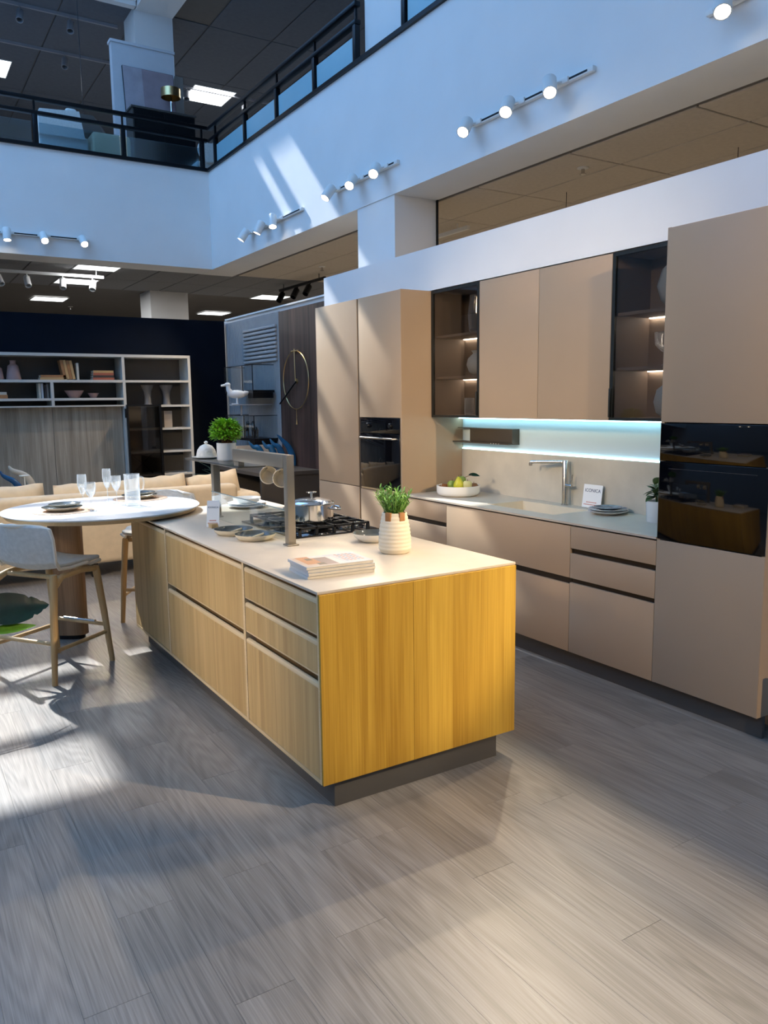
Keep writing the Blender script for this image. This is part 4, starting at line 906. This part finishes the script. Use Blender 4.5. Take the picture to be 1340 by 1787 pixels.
for s in (1, -1):
    obj('side_rail', MB().tube([(.236*s, -.205, .585), (.216*s, -.12, .622), (.205*s, .05, .628), (.195*s, .185, .612)], [.026, .017, .016, .018], 10), OAKLEG, st, local=True)
    def rung_pt(i, z): return Vector((LEGF[i][0]+(LEGT[i][0]-LEGF[i][0])*z/.65, LEGF[i][1]+(LEGT[i][1]-LEGF[i][1])*z/.65, z))
    i0, i1 = (0, 2) if s > 0 else (1, 3)
    obj('stretcher', MB().tube([rung_pt(i0, .20), rung_pt(i1, .20)], .0125, 10), OAKLEG, st, local=True)
obj('stretcher', MB().tube([rung_pt(2, .245), rung_pt(3, .245)], .0125, 10), OAKLEG, st, local=True)
fr_ = obj('footrest', MB().tube([rung_pt(0, .245), rung_pt(1, .245)], .0125, 10), OAKLEG, st, local=True)
obj('footrest_plate', MB().tube([rung_pt(0, .256)*.8+rung_pt(1, .256)*.2, rung_pt(0, .256)*.2+rung_pt(1, .256)*.8], .010, 10), STEEL, fr_, local=True)
for y_ in (.17, -.12): obj('seat_rail', MB().tube([(.20, y_, .615), (-.20, y_, .615)], .015, 8), OAKLEG, st, local=True)
st.location = (-2.600, 2.46, 0); st.rotation_euler = (0, 0, R(-54.5))
dup(st, (-1.665, 3.36, 0), R(146), 'oak bar stool with pale grey shell seat, on the far side of the round table')
st['group'] = 'bar stools at the round table'
for o in bpy.data.objects:
    if o.name.startswith('bar_stool'): o['group'] = 'bar stools at the round table'
# table settings
def placemat(x, y, r, label):
    rings = MB().lathe([(r-.004, 0), (r, .002), (r-.004, .005), (.001, .005)], 48, (x, y, TZ)); t = solo('placemat', rings, RATTAN, label, 'placemat', 'round woven placemats', base=(x, y, TZ)); return t
for (x, y, w1, r1) in ((-2.452, 2.72, 'nearest the left stool', .19), (-1.86, 3.09, 'behind the glass jug', .19)):
    placemat(x, y, r1, 'round woven placemat '+w1)
    plate(x-.005, y-.0, TZ+.0055, .125, .026, CERM, CERG, 'large stoneware plate on the placemat '+w1, group='stoneware plates on the round table')
    plate(x+.012, y+.008, TZ+.026, .098, .022, CERM, CERG, 'small stoneware plate on top of the large one, on the placemat '+w1, group='stoneware plates on the round table')
def stem_glass(x, y, h, rb, hb, label, flute=False):
    t0 = .0016
    zb = h-hb
    if flute: prof_o = [(.012, zb), (rb*.75, zb+hb*.22), (rb, zb+hb*.5), (rb*.98, zb+hb*.8), (rb*.92, h)]
    else: prof_o = [(.010, zb), (rb*.7, zb+hb*.2), (rb, zb+hb*.55), (rb*.97, h)]
    inn = [(max(.0008, r_-t0), z+.002 if i < len(prof_o)-1 else z) for i, (r_, z) in enumerate(prof_o)][::-1]
    p = [(.033, 0), (.033, .0015), (.012, .004), (.0036, .012), (.0032, zb-.012)]+prof_o+inn+[(.0006, zb+.006)]
    return solo('wine_glass', MB().lathe(p, 28, (x, y, TZ)), DRINK, label, 'glass', 'stemmed glasses on the round table', base=(x, y, TZ))
stem_glass(-2.318, 2.765, .225, .030, .125, 'tall flute glass beside the left placemat', True)
stem_glass(-2.300, 2.61, .185, .034, .095, 'short wine glass in front of the left flute')
stem_glass(-2.105, 3.01, .235, .029, .130, 'tall flute glass left of the glass jug', True)
stem_glass(-2.065, 2.92, .190, .033, .100, 'short wine glass between the right flute and the jug')
jg = thing('glass_jug', 'tall clear glass water jug on the round table', 'jug', (-2.005, 2.735, TZ))
obj('body', MB().lathe([(.047, 0), (.050, .004), (.050, .205), (.052, .212), (.0485, .212), (.0465, .204), (.0465, .012), (.001, .010)], 36, (-2.005, 2.735, TZ)), DRINK, jg)
obj('handle', MB().tube([(-1.962, 2.708, TZ+.195), (-1.942, 2.695, TZ+.19), (-1.936, 2.692, TZ+.15), (-1.945, 2.698, TZ+.11), (-1.962, 2.709, TZ+.10)], .005, 10), DRINK, jg)
# foreground leafy plant, its pot just outside the frame
PLX, PLY = -3.30, 1.72
t = thing('leafy_plant', 'dark split-leaf houseplant reaching in at the left edge', 'plant', (PLX, PLY, 0))
obj('pot', MB().lathe([(.12, 0), (.15, .01), (.17, .28), (.16, .28), (.15, .24), (.001, .24)], 32, (PLX, PLY, 0)), CERW, t)
def big_leaf(base, tip, wd, droop, m, notch, nrm):
    b0 = Vector(base); d = Vector(tip)-b0; ln = d.length; d.normalize(); sd_ = d.cross(Vector(nrm)).normalized(); n_ = sd_.cross(d).normalized()
    mb = MB(); N_ = 26; pts = []
    for i in range(N_+1):
        s_ = i/N_; wv = wd*(math.sin(math.pi*s_**.75))**.8
        for side in (-1, -.5, 0, .5, 1):
            cut = 1.
            if notch and abs(side) > .6 and i % 4 == 3 and i > 17: cut = .8
            pts.append(b0+d*ln*s_+sd_*(side*wv/2*cut)+n_*(abs(side)*wv*.14-droop*s_*s_))
    fs = []
    for i in range(N_):
        for k in range(4): fs.append((i*5+k, i*5+k+1, (i+1)*5+k+1, (i+1)*5+k))
    mb.add(pts, fs); return mb
l1 = obj('leaf', big_leaf((-3.06, 1.86, .55), (-2.692, 2.0, .51), .19, -.02, LEAFD, True, (.35, -.72, .60)), LEAFD, t, fix=False); l1['label'] = 'dark glossy split leaf'
l2 = obj('leaf', big_leaf((-3.02, 1.80, .46), (-2.765, 1.93, .43), .06, .0, LEAFL, False, (.3, -.6, .74)), LEAFL, t, fix=False); l2['label'] = 'fresh light green leaf'
for p1_, p2_ in (((PLX+.03, PLY, .24), (-3.06, 1.86, .55)), ((PLX+.04, PLY+.02, .24), (-3.02, 1.80, .46))):
    obj('leaf_stalk', MB().tube([p1_, (Vector(p1_)+Vector(p2_))/2+Vector((0, 0, .10)), p2_], [.008, .007, .004], 8), LEAFD, t)

# ================================================================== SOFA AND SITTING AREA
SY = 4.99
t = thing('sofa', 'long beige fabric sofa seen from behind, beyond the round table', 'sofa', (-1.75, SY+.45, 0))
obj('back_panel', RB(-3.6, -.36, SY, SY+.20, .13, .80, r=.05, seg=4), SOFA, t)
obj('base', RB(-3.58, -.14, SY+.03, SY+.95, .13, .38, r=.04, seg=3), SOFA, t)
obj('armrest', RB(-.38, -.10, SY+.0, SY+.95, .13, .70, r=.06, seg=4), SOFA, t)
obj('seat_cushion', RB(-3.5, -1.9, SY+.22, SY+.93, .36, .50, r=.05, seg=3), SOFA, t); obj('seat_cushion', RB(-1.88, -.38, SY+.22, SY+.93, .36, .50, r=.05, seg=3), SOFA, t)
for x in (-3.4, -1.8, -.3):
    for y_ in (SY+.1, SY+.85): obj('foot', B(x-.03, x+.03, y_-.03, y_+.03, 0, .13), BLKMET, t)
def cushion(x0, x1, z0, z1, tilt, label):
    cx, cz = (x0+x1)/2, (z0+z1)/2; w_, h_ = (x1-x0)/2, (z1-z0)/2
    mb = MB()
    for side in (1, -1):
        def fn(u, v, side=side):
            a, b_ = (u-.5)*2, (v-.5)*2
            pz = .10*(max(0, (1-a**4)*(1-b_**4)))**.45
            return (a*w_*(1-.025*(1-b_*b_)*0), side*pz, b_*h_*(1-.03*(1-abs(a))**2)+.006*math.sin(9*a))
        mb.grid(fn, 20, 12, M=Matrix.Translation((cx, SY+.30, cz)) @ Matrix.Rotation(R(-12), 4, 'X') @ Matrix.Rotation(tilt, 4, 'Y'))
    return solo('sofa_cushion', mb, SOFA, label, 'cushion', 'beige back cushions on the sofa')
cushion(-3.05, -2.16, .46, .885, R(-1.5), 'beige sofa cushion behind the left half of the table')
cushion(-2.08, -1.36, .46, .875, R(0), 'beige sofa cushion behind the wine glasses')
cushion(-1.40, -.80, .46, .90, R(-2), 'beige sofa cushion behind the jug, left of the rack')
cushion(-.78, -.22, .44, .90, R(-6), 'tilted beige sofa cushion seen through the rack')
# horn sculptures behind the sofa
def horn(name, pts, r0, m, label, cat='sculpture', group=None):
    n_ = len(pts); pp = []
    P = [Vector(p) for p in pts]
    for i in range((n_-1)*6+1):   # Catmull-Rom
        s_ = i/6; k = min(int(s_), n_-2); f_ = s_-k
        p0, p1, p2, p3 = P[max(k-1, 0)], P[k], P[k+1], P[min(k+2, n_-1)]
        pp.append(.5*((2*p1)+(p2-p0)*f_+(2*p0-5*p1+4*p2-p3)*f_*f_+(3*p1-p0-3*p2+p3)*f_**3))
    rs = [r0*(1-.86*(i/(len(pp)-1))**2.0) for i in range(len(pp))]
    return solo(name, MB().tube(pp, rs, 14), m, label, cat, group, base=P[0])
cons = thing('coffee_table', 'low dark table behind the sofa carrying the horn sculptures', 'table', (-2.35, 6.35, 0))
obj('top', RB(-3.2, -1.7, 6.1, 6.75, .50, .53, r=.004), CARC, cons)
for x in (-3.1, -1.8):
    for y_ in (6.15, 6.7): obj('leg', B(x-.02, x+.02, y_-.02, y_+.02, 0, .50), CARC, cons)
horn('horn_sculpture', [(-2.14, 6.3, .53), (-2.11, 6.3, .72), (-2.17, 6.3, .88), (-2.30, 6.3, .955), (-2.335, 6.3, 1.005)], .045, CREAMC, 'cream curved horn sculpture rising behind the sofa')
horn('horn_sculpture', [(-2.22, 6.45, .53), (-2.21, 6.45, .70), (-2.27, 6.45, .82), (-2.37, 6.45, .89), (-2.40, 6.45, .945)], .040, BLUEC, 'dark blue curved horn sculpture left of the cream one')
t = thing('side_table', 'slim pale side table between the horn sculptures', 'table', (-2.20, 5.98, 0))
obj('top', MB().lathe([(.045, .915), (.05, .92), (.05, .925), (.001, .926)], 24, (-2.235, 5.98, 0)), LAMPW, t); obj('stem', MB().tube([(-2.235, 5.98, .01), (-2.235, 5.98, .915)], .006, 8), LAMPW, t); obj('base', MB().lathe([(.10, 0), (.10, .008), (.01, .012)], 24, (-2.235, 5.98, 0)), LAMPW, t)
# bookcase
BX0, BXM, BX1, BYF, BYB = -4.2, -.69, .20, 8.0, 8.385
t = thing('bookcase', 'cream open bookcase with grey wood panel against the navy wall', 'bookcase', (-1.9, 8.2, 0))
obj('back_board', B(BX0, BX1, BYB-.012, BYB, .02, 2.25), SHELFBK, t)
obj('top_board', B(BX0, BX1, BYF, BYB-.013, 2.222, 2.258), SHELFW, t)
for x in (BX0, BXM-.02, BX1-.035): obj('upright', B(x, x+.035, BYF+.001, BYB-.0125, 0, 2.2215), SHELFW, t)
obj('shelf', B(BX0+.036, BXM-.021, BYF+.002, BYB-.0125, 1.898, 1.930), SHELFW, t)
for x0, x1 in ((BX0+.036, -1.592), (-1.556, BXM-.021)): obj('shelf', B(x0, x1, BYF+.002, BYB-.0125, 1.672, 1.702), SHELFW, t)
obj('upright', B(-1.591, -1.557, BYF+.001, BYB-.0125, 1.61, 1.8975), SHELFW, t)
obj('shelf', B(BX0+.036, BXM-.021, BYF+.002, BYB-.0125, 1.592, 1.6095), SHELFW, t)
for z in (1.900, 1.576, 1.270, .965, .655): obj('shelf', B(BXM+.016, BX1-.036, BYF+.002, BYB-.0125, z, z+.028), SHELFW, t)
x = BX0+.04
for k in range(4):
    x1 = min(x+.86, BXM-.022); obj('wood_panel', B(x, x1-.003, BYF+.10, BYF+.118, .02, 1.591), GREYW, t); x += .862
obj('drawer', B(BXM+.016, BX1-.036, BYF+.01, BYF+.03, .03, .655), mat('drawer_dark', (.10, .085, .07), .5, var=.03), t)
gd = thing('glass_door', 'dark smoked glass door on the right bay of the bookcase', 'door', (-.45, 7.98, .6))
f = MB(); f.box(-.69, -.665, 7.965, 7.995, .03, 1.61); f.box(-.262, -.232, 7.965, 7.995, .03, 1.61); f.box(-.665, -.262, 7.965, 7.995, 1.59, 1.61); f.box(-.665, -.262, 7.965, 7.995, .03, .05)
fo = obj('frame', f, BLKMET, gd); obj('pane', B(-.665, -.262, 7.978, 7.983, .05, 1.59), SMOKEDK, fo)
obj('handle', RB(-.715, -.695, 7.93, 7.97, 1.44, 1.56, r=.004), BLKMET, gd)
# x-frame stool behind the glass door
t = thing('folding_stool', 'black crossed-leg stand behind the smoked glass door', 'stand', (-.46, 8.2, .683))
for s in (1, -1): obj('crossed_leg', MB().tube([(-.46-.13*s, 8.2+.02*s, .690), (-.46+.13*s, 8.2+.02*s, .93)], .010, 6), BLKMET, t)
obj('top_bar', B(-.60, -.32, 8.15, 8.25, .93, .945), BLKMET, t)
# books and pots on the bookcase
def book(x0, x1, z0, z1, m, label, y0=8.05, y1=8.22, M=None, group='books on the bookcase'):
    t = thing('book', label, 'book', ((x0+x1)/2, (y0+y1)/2, z0), group=group)
    flat = (x1-x0) > (z1-z0)
    if flat:
        obj('pages', MB().box(x0+.003, x1-.003, y0+.002, y1-.002, z0+.003, z1-.003, M=M), PAPER, t)
        obj('cover', MB().box(x0, x1, y0, y1, z0, z0+.003, M=M).box(x0, x1, y0, y1, z1-.003, z1, M=M).box(x0, x1, y0-.003, y0, z0, z1, M=M), m, t)
    else:
        obj('pages', MB().box(x0+.003, x1-.003, y0+.002, y1-.003, z0+.002, z1-.004, M=M), PAPER, t)
        obj('cover', MB().box(x0, x0+.003, y0, y1, z0, z1, M=M).box(x1-.003, x1, y0, y1, z0, z1, M=M).box(x0, x1, y0-.003, y0, z0, z1, M=M), m, t)
S1, S2 = 1.931, 1.703
book(-1.70, -1.38, S1, S1+.028, OCHRE, 'ochre book lying lowest beside the leaning books'); book(-1.69, -1.39, S1+.029, S1+.058, BROWNB, 'tan book lying on the ochre one beside the leaning books')
for k, (m, h_) in enumerate(((BROWNB, .245), (OCHRE, .245), (BROWNB, .24), (OCHRE, .24))):
    x = -1.42+.036*k
    M_ = Matrix.Translation((x, 0, S1)) @ Matrix.Rotation(R(-9), 4, 'Y') @ Matrix.Translation((-x, 0, -S1))
    book(x, x+.032, S1+.0055, S1+h_, m, ('first', 'second', 'third', 'fourth')[k]+' from left of the tan books leaning upright on the top shelf', M=M_)
book(-1.262, -1.236, S1, S1+.21, PAPER, 'pale upright book right of the leaning tan books')
for k, m in enumerate((REDB, DKB, REDB, OCHRE)):
    book(-1.07+.004*k, -.80-.003*k, S1+.030*k, S1+.030*k+.029, m, ('lowest terracotta', 'dark second', 'terracotta third', 'topmost ochre')[k]+' book of the flat pile at the right of the top shelf')
book(-1.725, -1.70, S2, S2+.185, PAPER, 'grey-white upright book at the left of the lower shelf row'); book(-1.695, -1.672, S2, S2+.185, PAPERB, 'white upright book beside the grey-white one on the lower shelf')
book(-1.660, -1.636, S2, S2+.165, DKB, 'dark upright book on the lower shelf'); book(-1.632, -1.610, S2, S2+.175, PEWTER, 'speckled grey upright book next to the shelf divider')
book(-2.30, -2.08, S2, S2+.045, BROWNB, 'brown book lying at the left edge of the lower shelf'); book(-2.29, -2.09, S2+.046, S2+.078, PAPER, 'white book lying on the brown one at the left edge of the lower shelf')
vz = [(.085, 0), (.088, .01), (.062, .17), (.034, .19), (.032, .225), (.038, .235), (.028, .235), (.026, .19)]
vase('bottle_vase', -1.985, 8.15, S1, vz, PINK, 'dusty pink bottle vase left of the books on the top shelf', 'vase')
vase('bottle_vase', -2.165, 8.15, S1, [(r_*.85, z*.82) for r_, z in vz], PINK, 'smaller dusty pink vase cut by the left picture edge', 'vase')
bw = [(.05, 0), (.065, .005), (.12, .095), (.114, .095), (.06, .012), (.001, .010)]
vase('shelf_bowl', -1.29, 8.15, S2, bw, PINK, 'larger dusty pink bowl on the lower shelf', 'bowl', n=14); vase('shelf_bowl', -1.055, 8.15, S2, [(r_*.60, z*.65) for r_, z in bw], PINK, 'smaller dusty pink bowl on the lower shelf', 'bowl', n=14)
fv = [(.055, 0), (.045, .02), (.040, .10), (.05, .18), (.078, .235), (.082, .262), (.074, .262), (.045, .19), (.035, .12)]
vase('flared_vase', -.355, 8.15, 1.605, fv, PEWTER, 'flared grey vase on the right bay shelf, left one', 'vase'); vase('flared_vase', -.100, 8.15, 1.605, [(r_*1.05, z) for r_, z in fv], PEWTER, 'flared grey vase on the right bay shelf, right one', 'vase')
book(-.175, -.065, 1.299, 1.52, mat('beige_box_cloth', (.36, .30, .24), .7, var=.04), 'beige upright box on the narrow shelf beside the glass door', y0=8.06, y1=8.2)
# feathery dark plant in the corner
t = thing('palm_plant', 'thin-leaved dark plant in the corner beside the bookcase', 'plant', (.42, 7.6, 0))
obj('pot', MB().lathe([(.12, 0), (.16, .30), (.15, .30), (.14, .26), (.001, .26)], 24, (.42, 7.6, 0)), CARC, t)
fo = MB()
for k in range(46):
    a = random.uniform(0, 6.28); l_ = random.uniform(.3, .55); lean = random.uniform(.2, .9)
    b0 = Vector((.42, 7.6, .26)); pts = [b0, b0+Vector((math.cos(a)*lean*l_*.5, math.sin(a)*lean*l_*.5, l_*.9)), b0+Vector((math.cos(a)*lean*l_*1.1, math.sin(a)*lean*l_*1.1, l_*1.25-.18*lean))]
    fo.tube(pts, [.006, .006, .002], 4)
q = obj('foliage', fo, mat('grey_green_blade', (.04, .075, .05), .6, var=.2), t); q['kind'] = 'stuff'

# ================================================================== DISPLAY WALL OBJECTS
def glass_box(z0, z1, label):
    t = thing('display_box', label, 'shelf', (.72, 7.2, z0))
    x0, x1, y0, y1 = .56, .854 if z0 > 1.6 else .883, 6.72, 7.68
    obj('base_shelf', B(x0, x1, y0, y1, z0-.03, z0), BLKMET, t)
    obj('end_block', B(x0, x1-.02, y0, y0+.16, z0-.10, z0-.0305), BLKMET, t)
    obj('end_pane', B(x0, x1, y0, y0+.006, z0, z1), clearglass('box_pane', (.93, .96, .97), fac=.0), t)
    obj('end_pane', B(x0, x1, y1-.006, y1, z0, z1), MATS['box_pane'], t)
    obj('front_pane', B(x0, x0+.006, y0+.007, y1-.007, z0, z1), MATS['box_pane'], t)
    e = MB()
    for y_ in (y0, y0+.33, y1-.008): e.box(x0-.003, x0+.006, y_, y_+.009, z0, z1)
    e.box(x0-.003, x0+.006, y0, y1, z1, z1+.008); e.box(x0, x1, y0, y0+.008, z1, z1+.008); e.box(x0, x1, y1-.008, y1, z1, z1+.008)
    obj('edge_trim', e, BLKMET, t)
glass_box(1.775, 2.085, 'upper glass display box with black base on the fluted wall'); glass_box(1.165, 1.45, 'lower glass display box holding the dark figurines')
def blob(mb, c, r, M=None, n=12):
    pr_ = [(max(.0005, r[0]*math.sin(math.pi*k/8)), -r[2]*math.cos(math.pi*k/8)) for k in range(9)]
    s_ = r[1]/r[0]
    mb.lathe(pr_, n, M=(M or Matrix.Identity(4)) @ Matrix.Translation(c) @ Matrix.Diagonal((1, s_, 1, 1)), capb=False, capt=False)
def animal(mb, o, s, ang):
    M_ = Matrix.Translation(o) @ Matrix.Rotation(ang, 4, 'Z') @ Matrix.Scale(s, 4)
    blob(mb, (0, 0, .115), (.085, .035, .038), M_)
    mb.tube([(-.06, 0, .12), (-.085, 0, .165), (-.095, 0, .20)], [.03, .022, .018], 8, M=M_); mb.tube([(-.09, 0, .205), (-.135, 0, .185)], [.022, .012], 8, M=M_)
    for x in (-.06, .06):
        for y_ in (-.022, .022): mb.tube([(x, y_, .11), (x+.006, y_, .055), (x, y_, 0)], [.014, .009, .010], 6, M=M_)
    mb.tube([(.08, 0, .125), (.11, 0, .10), (.115, 0, .05)], [.010, .010, .004], 6, M=M_)
FIG = mat('aged_silver_figurine', (.14, .13, .12), .28, metal=.7, var=.3, vscale=40.)
for k, (x, y_, a) in enumerate(((.70, 7.36, 0), (.72, 7.08, R(170)))):
    mb = MB(); animal(mb, (x, y_, 1.166), .95, R(90)+a); solo('horse_figurine', mb, FIG, ('dark metal horse figurine in the lower display box, left one', 'dark metal horse figurine in the lower display box, right one')[k], 'figurine')
dk = MB(); M_ = Matrix.Translation((.43, 6.93, 1.60)) @ Matrix.Rotation(R(158), 4, 'Z')
blob(dk, (0, 0, .125), (.12, .055, .055), M_); dk.tube([(.075, 0, .14), (.105, 0, .19), (.105, 0, .235)], [.045, .030, .027], 10, M=M_); blob(dk, (.112, 0, .245), (.038, .030, .030), M_)
dk.tube([(.135, 0, .242), (.175, 0, .235), (.195, 0, .232)], [.015, .014, .012], 8, M=M_); dk.tube([(-.10, 0, .135), (-.15, 0, .15)], [.04, .012], 8, M=M_)
for y_ in (.03, -.03): dk.tube([(.0, y_, .08), (.0, y_, .01)], .014, 8, M=M_); dk.box(-.015, .07, y_-.022, y_+.022, 0, .012, M=M_)
solo('duck_figurine', dk, mat('matt_white_resin', (.72, .71, .68), .5, var=.03), 'white duck figurine standing left of the display boxes', 'figurine')
t = thing('wall_bracket', 'slim grey wall bracket under the white duck', 'shelf', (.78, 6.93, 1.55))
obj('plate', B(.34, .883, 6.85, 7.01, 1.588, 1.5995), FLUTE, t); obj('arm', B(.47, .49, 6.92, 6.94, 1.46, 1.588), FLUTE, t)
# clock on walnut wall
t = thing('wall_clock', 'large gold ring wall clock with pendulum on the walnut wall', 'clock', (.86, 6.10, 1.5))
ring = [(.855, 6.10+.345*math.cos(a), 1.88+.345*math.sin(a)) for a in [2*math.pi*k/64 for k in range(65)]]
obj('ring', MB().tube(ring, .006, 6), GOLD, t)
hb = obj('hub', MB().lathe([(.03, 0), (.03, .012), (.01, .02)], 18, M=Matrix.Translation((.874, 6.10, 1.87)) @ Matrix.Rotation(R(-90), 4, 'Y')), GOLD, t)
obj('hand', MB().tube([(.85, 6.10, 1.87), (.85, 6.115, 2.25)], .006, 6), GOLD, t)
obj('hand', MB().tube([(.845, 6.08, 1.86), (.845, 6.55, 1.60)], .010, 6), BLKMET, t)
obj('top_bracket', MB().tube([(.855, 6.20, 2.225), (.855, 6.02, 2.225)], .009, 6), GOLD, t)
obj('pendulum', MB().tube([(.855, 6.10, 1.535), (.855, 6.10, 1.42), (.855, 6.10, 1.35)], [.003, .004, .012], 8), GOLD, t)
# console with blue horns
t = thing('console_table', 'dark console table in front of the walnut wall', 'table', (.45, 6.0, 0))
obj('top', B(.10, .86, 5.5, 6.9, .80, .84), CARC, t); obj('end_panel', B(.12, .86, 5.52, 5.56, 0, .80), CARC, t); obj('end_panel', B(.12, .86, 6.84, 6.88, 0, .80), CARC, t)
tr_ = thing('tray_box', 'beige open tray box behind the blue horns', 'box', (.35, 6.45, .84))
obj('box_back', B(.15, .72, 6.50, 6.52, .84, 1.10), mat('beige_board', (.46, .40, .33), .7, var=.04), tr_); obj('box_side', B(.15, .17, 6.30, 6.50, .84, 1.10), MATS['beige_board'], tr_); obj('box_base', B(.15, .72, 6.30, 6.52, .8401, .85), MATS['beige_board'], tr_)
for k, (x0, x1, z1) in enumerate(((.25, .43, 1.17), (.43, .585, 1.165), (.53, .69, 1.185), (.625, .82, 1.235))):
    horn('horn_ornament', [(x1, 6.18, .85), (x1+.0, 6.18, .96), (x1-.05, 6.18, 1.08), ((x0+x1)/2-.03, 6.18, z1-.07), (x0, 6.18, z1)], .046, BLUEC, ('first', 'second', 'third', 'tallest and rightmost')[k]+' blue glazed horn ornament from the left above the rack', group='blue horn ornaments')
t = thing('small_box', 'small white box with a navy lid seen under the rack beam', 'box', (.30, 5.75, .84))
obj('body', RB(.25, .35, 5.70, 5.78, .841, .90, r=.005), CERW, t); obj('lid', RB(.26, .34, 5.69, 5.70, .86, .93, r=.004), INK, t)

# ================================================================== UPPER FLOOR
UPF = ZF1
struct('wall_picture', B(.07, 1.04, 10.66, 10.80, UPF, 7.16), mat('upper_partition_white', (.62, .62, .64), .8, var=.03), 'short white partition on the upper floor behind the painting')
trim('trim_4', B(.05, 1.06, 10.64, 10.82, 7.16, 7.20), MATS['upper_partition_white'], 'cap of the short upper partition')
struct('wall_picture_side', B(1.06, 1.30, 11.0, 11.12, UPF, 6.98), mat('upper_partition_grey', (.36, .38, .38), .8, var=.03), 'narrow grey partition beside the upper picture wall')
t = thing('sideboard', 'dark sideboard on the upper floor under the brass lamp', 'cabinet', (.70, 10.4, UPF))
obj('body', B(.22, 1.20, 10.22, 10.60, UPF+.0, 6.10), CARC, t); obj('top', B(.20, 1.22, 10.20, 10.62, 6.10, 6.13), CARC, t)
for x0, x1 in ((.235, .70), (.705, 1.185)): obj('door', B(x0, x1, 10.205, 10.2195, UPF+.05, 6.09), BLKMET, t)
pa = thing('painting', 'large leaning abstract painting in mauve and grey on the upper sideboard', 'painting', (.60, 10.55, 6.13))
Mp = Matrix.Translation((.60, 10.50, 6.131)) @ Matrix.Rotation(R(-8), 4, 'X')
obj('canvas', MB().box(-.40, .40, 0, .035, 0, .70, M=Mp), mat('canvas_edge_dark', (.02, .022, .025), .7, var=.05), pa)
obj('left_field', MB().box(-.395, -.10, -.003, 0, .005, .695, M=Mp), mat('painted_grey_mauve', (.42, .37, .40), .6, var=.15, vscale=5.), pa); obj('right_field', MB().box(-.10, .395, -.003, 0, .005, .695, M=Mp), mat('painted_mauve', (.34, .26, .28), .6, var=.15, vscale=5.), pa)
t = thing('table_lamp', 'brass drum-shade table lamp on the upper sideboard', 'lamp', (.86, 10.32, 6.13))
obj('base', MB().lathe([(.07, 0), (.07, .012), (.012, .018), (.010, .27)], 20, (.86, 10.32, 6.131)), CHROME, t); obj('shade', MB().lathe([(.15, .24), (.15, .37), (.146, .37), (.146, .24)], 36, (.86, 10.32, 6.131), capb=False, capt=False), GOLD, t); obj('shade_top', MB().lathe([(.148, .36), (.001, .365)], 36, (.86, 10.32, 6.131), capb=False, capt=False), GOLD, t)
t = thing('armchair', 'pale armchair behind the frosted railing of the upper floor', 'armchair', (-.95, 9.9, UPF))
obj('seat', RB(-1.25, -.60, 9.55, 10.2, UPF, 5.35, r=.05, seg=3), SEATF, t)
obj('backrest', MB().prism([(-1.27, 5.30), (-.66, 5.30), (-.72, 5.66), (-1.24, 5.62)], 9.50, 9.64, 'y'), SEATF, t); obj('cushion', RB(-.86, -.70, 9.70, 9.95, 5.35, 5.76, r=.04, seg=3), SEATF, t)
t = thing('ottoman', 'beige upholstered ottoman beside the armchair on the upper floor', 'ottoman', (-.3, 9.8, UPF))
obj('cushion', RB(-.56, -.02, 9.5, 10.1, UPF+.06, 5.44, r=.05, seg=3), SOFA, t); obj('base', B(-.54, -.04, 9.52, 10.08, UPF, UPF+.06), CARC, t)
t = thing('round_chair', 'grey round-backed chair at the upper railing corner', 'chair', (1.22, 9.6, UPF))
obj('backrest', MB().lathe([(.02, -.02), (.17, -.02), (.18, 0), (.17, .02), (.02, .02)], 28, M=Matrix.Translation((1.16, 9.55, 5.42)) @ Matrix.Rotation(R(80), 4, 'X')), SEATF, t); obj('seat', RB(.98, 1.36, 9.58, 9.95, 5.20, 5.28, r=.03), SEATF, t)
for x in (1.02, 1.32):
    for y_ in (9.62, 9.91): obj('leg', MB().tube([(x, y_, UPF), (x, y_, 5.2)], .014, 8), BLKMET, t)
# grey sloped lampshade-like canopy behind the rail
t = thing('canopy_shade', 'dark grey sloping pendant shade behind the upper railing', 'lamp', (-.35, 10.8, 5.75))
obj('shade', MB().lathe([(.42, 0), (.20, .32), (.17, .32), (.39, 0)], 6, (-.35, 10.9, 5.72), capb=False, capt=False), CARC, t); obj('cord', MB().tube([(-.35, 10.9, 6.03), (-.35, 10.9, 9.0)], .005, 6), BLKMET, t)
# end of a neighbouring white display panel at the right edge
solo('display_stand', B(.012, .05, -1.3, -.640, .0, .34), mat('neighbour_white', (.75, .74, .72), .6, var=.02), 'white edge of a neighbouring display beyond the tall right cabinet', 'panel')
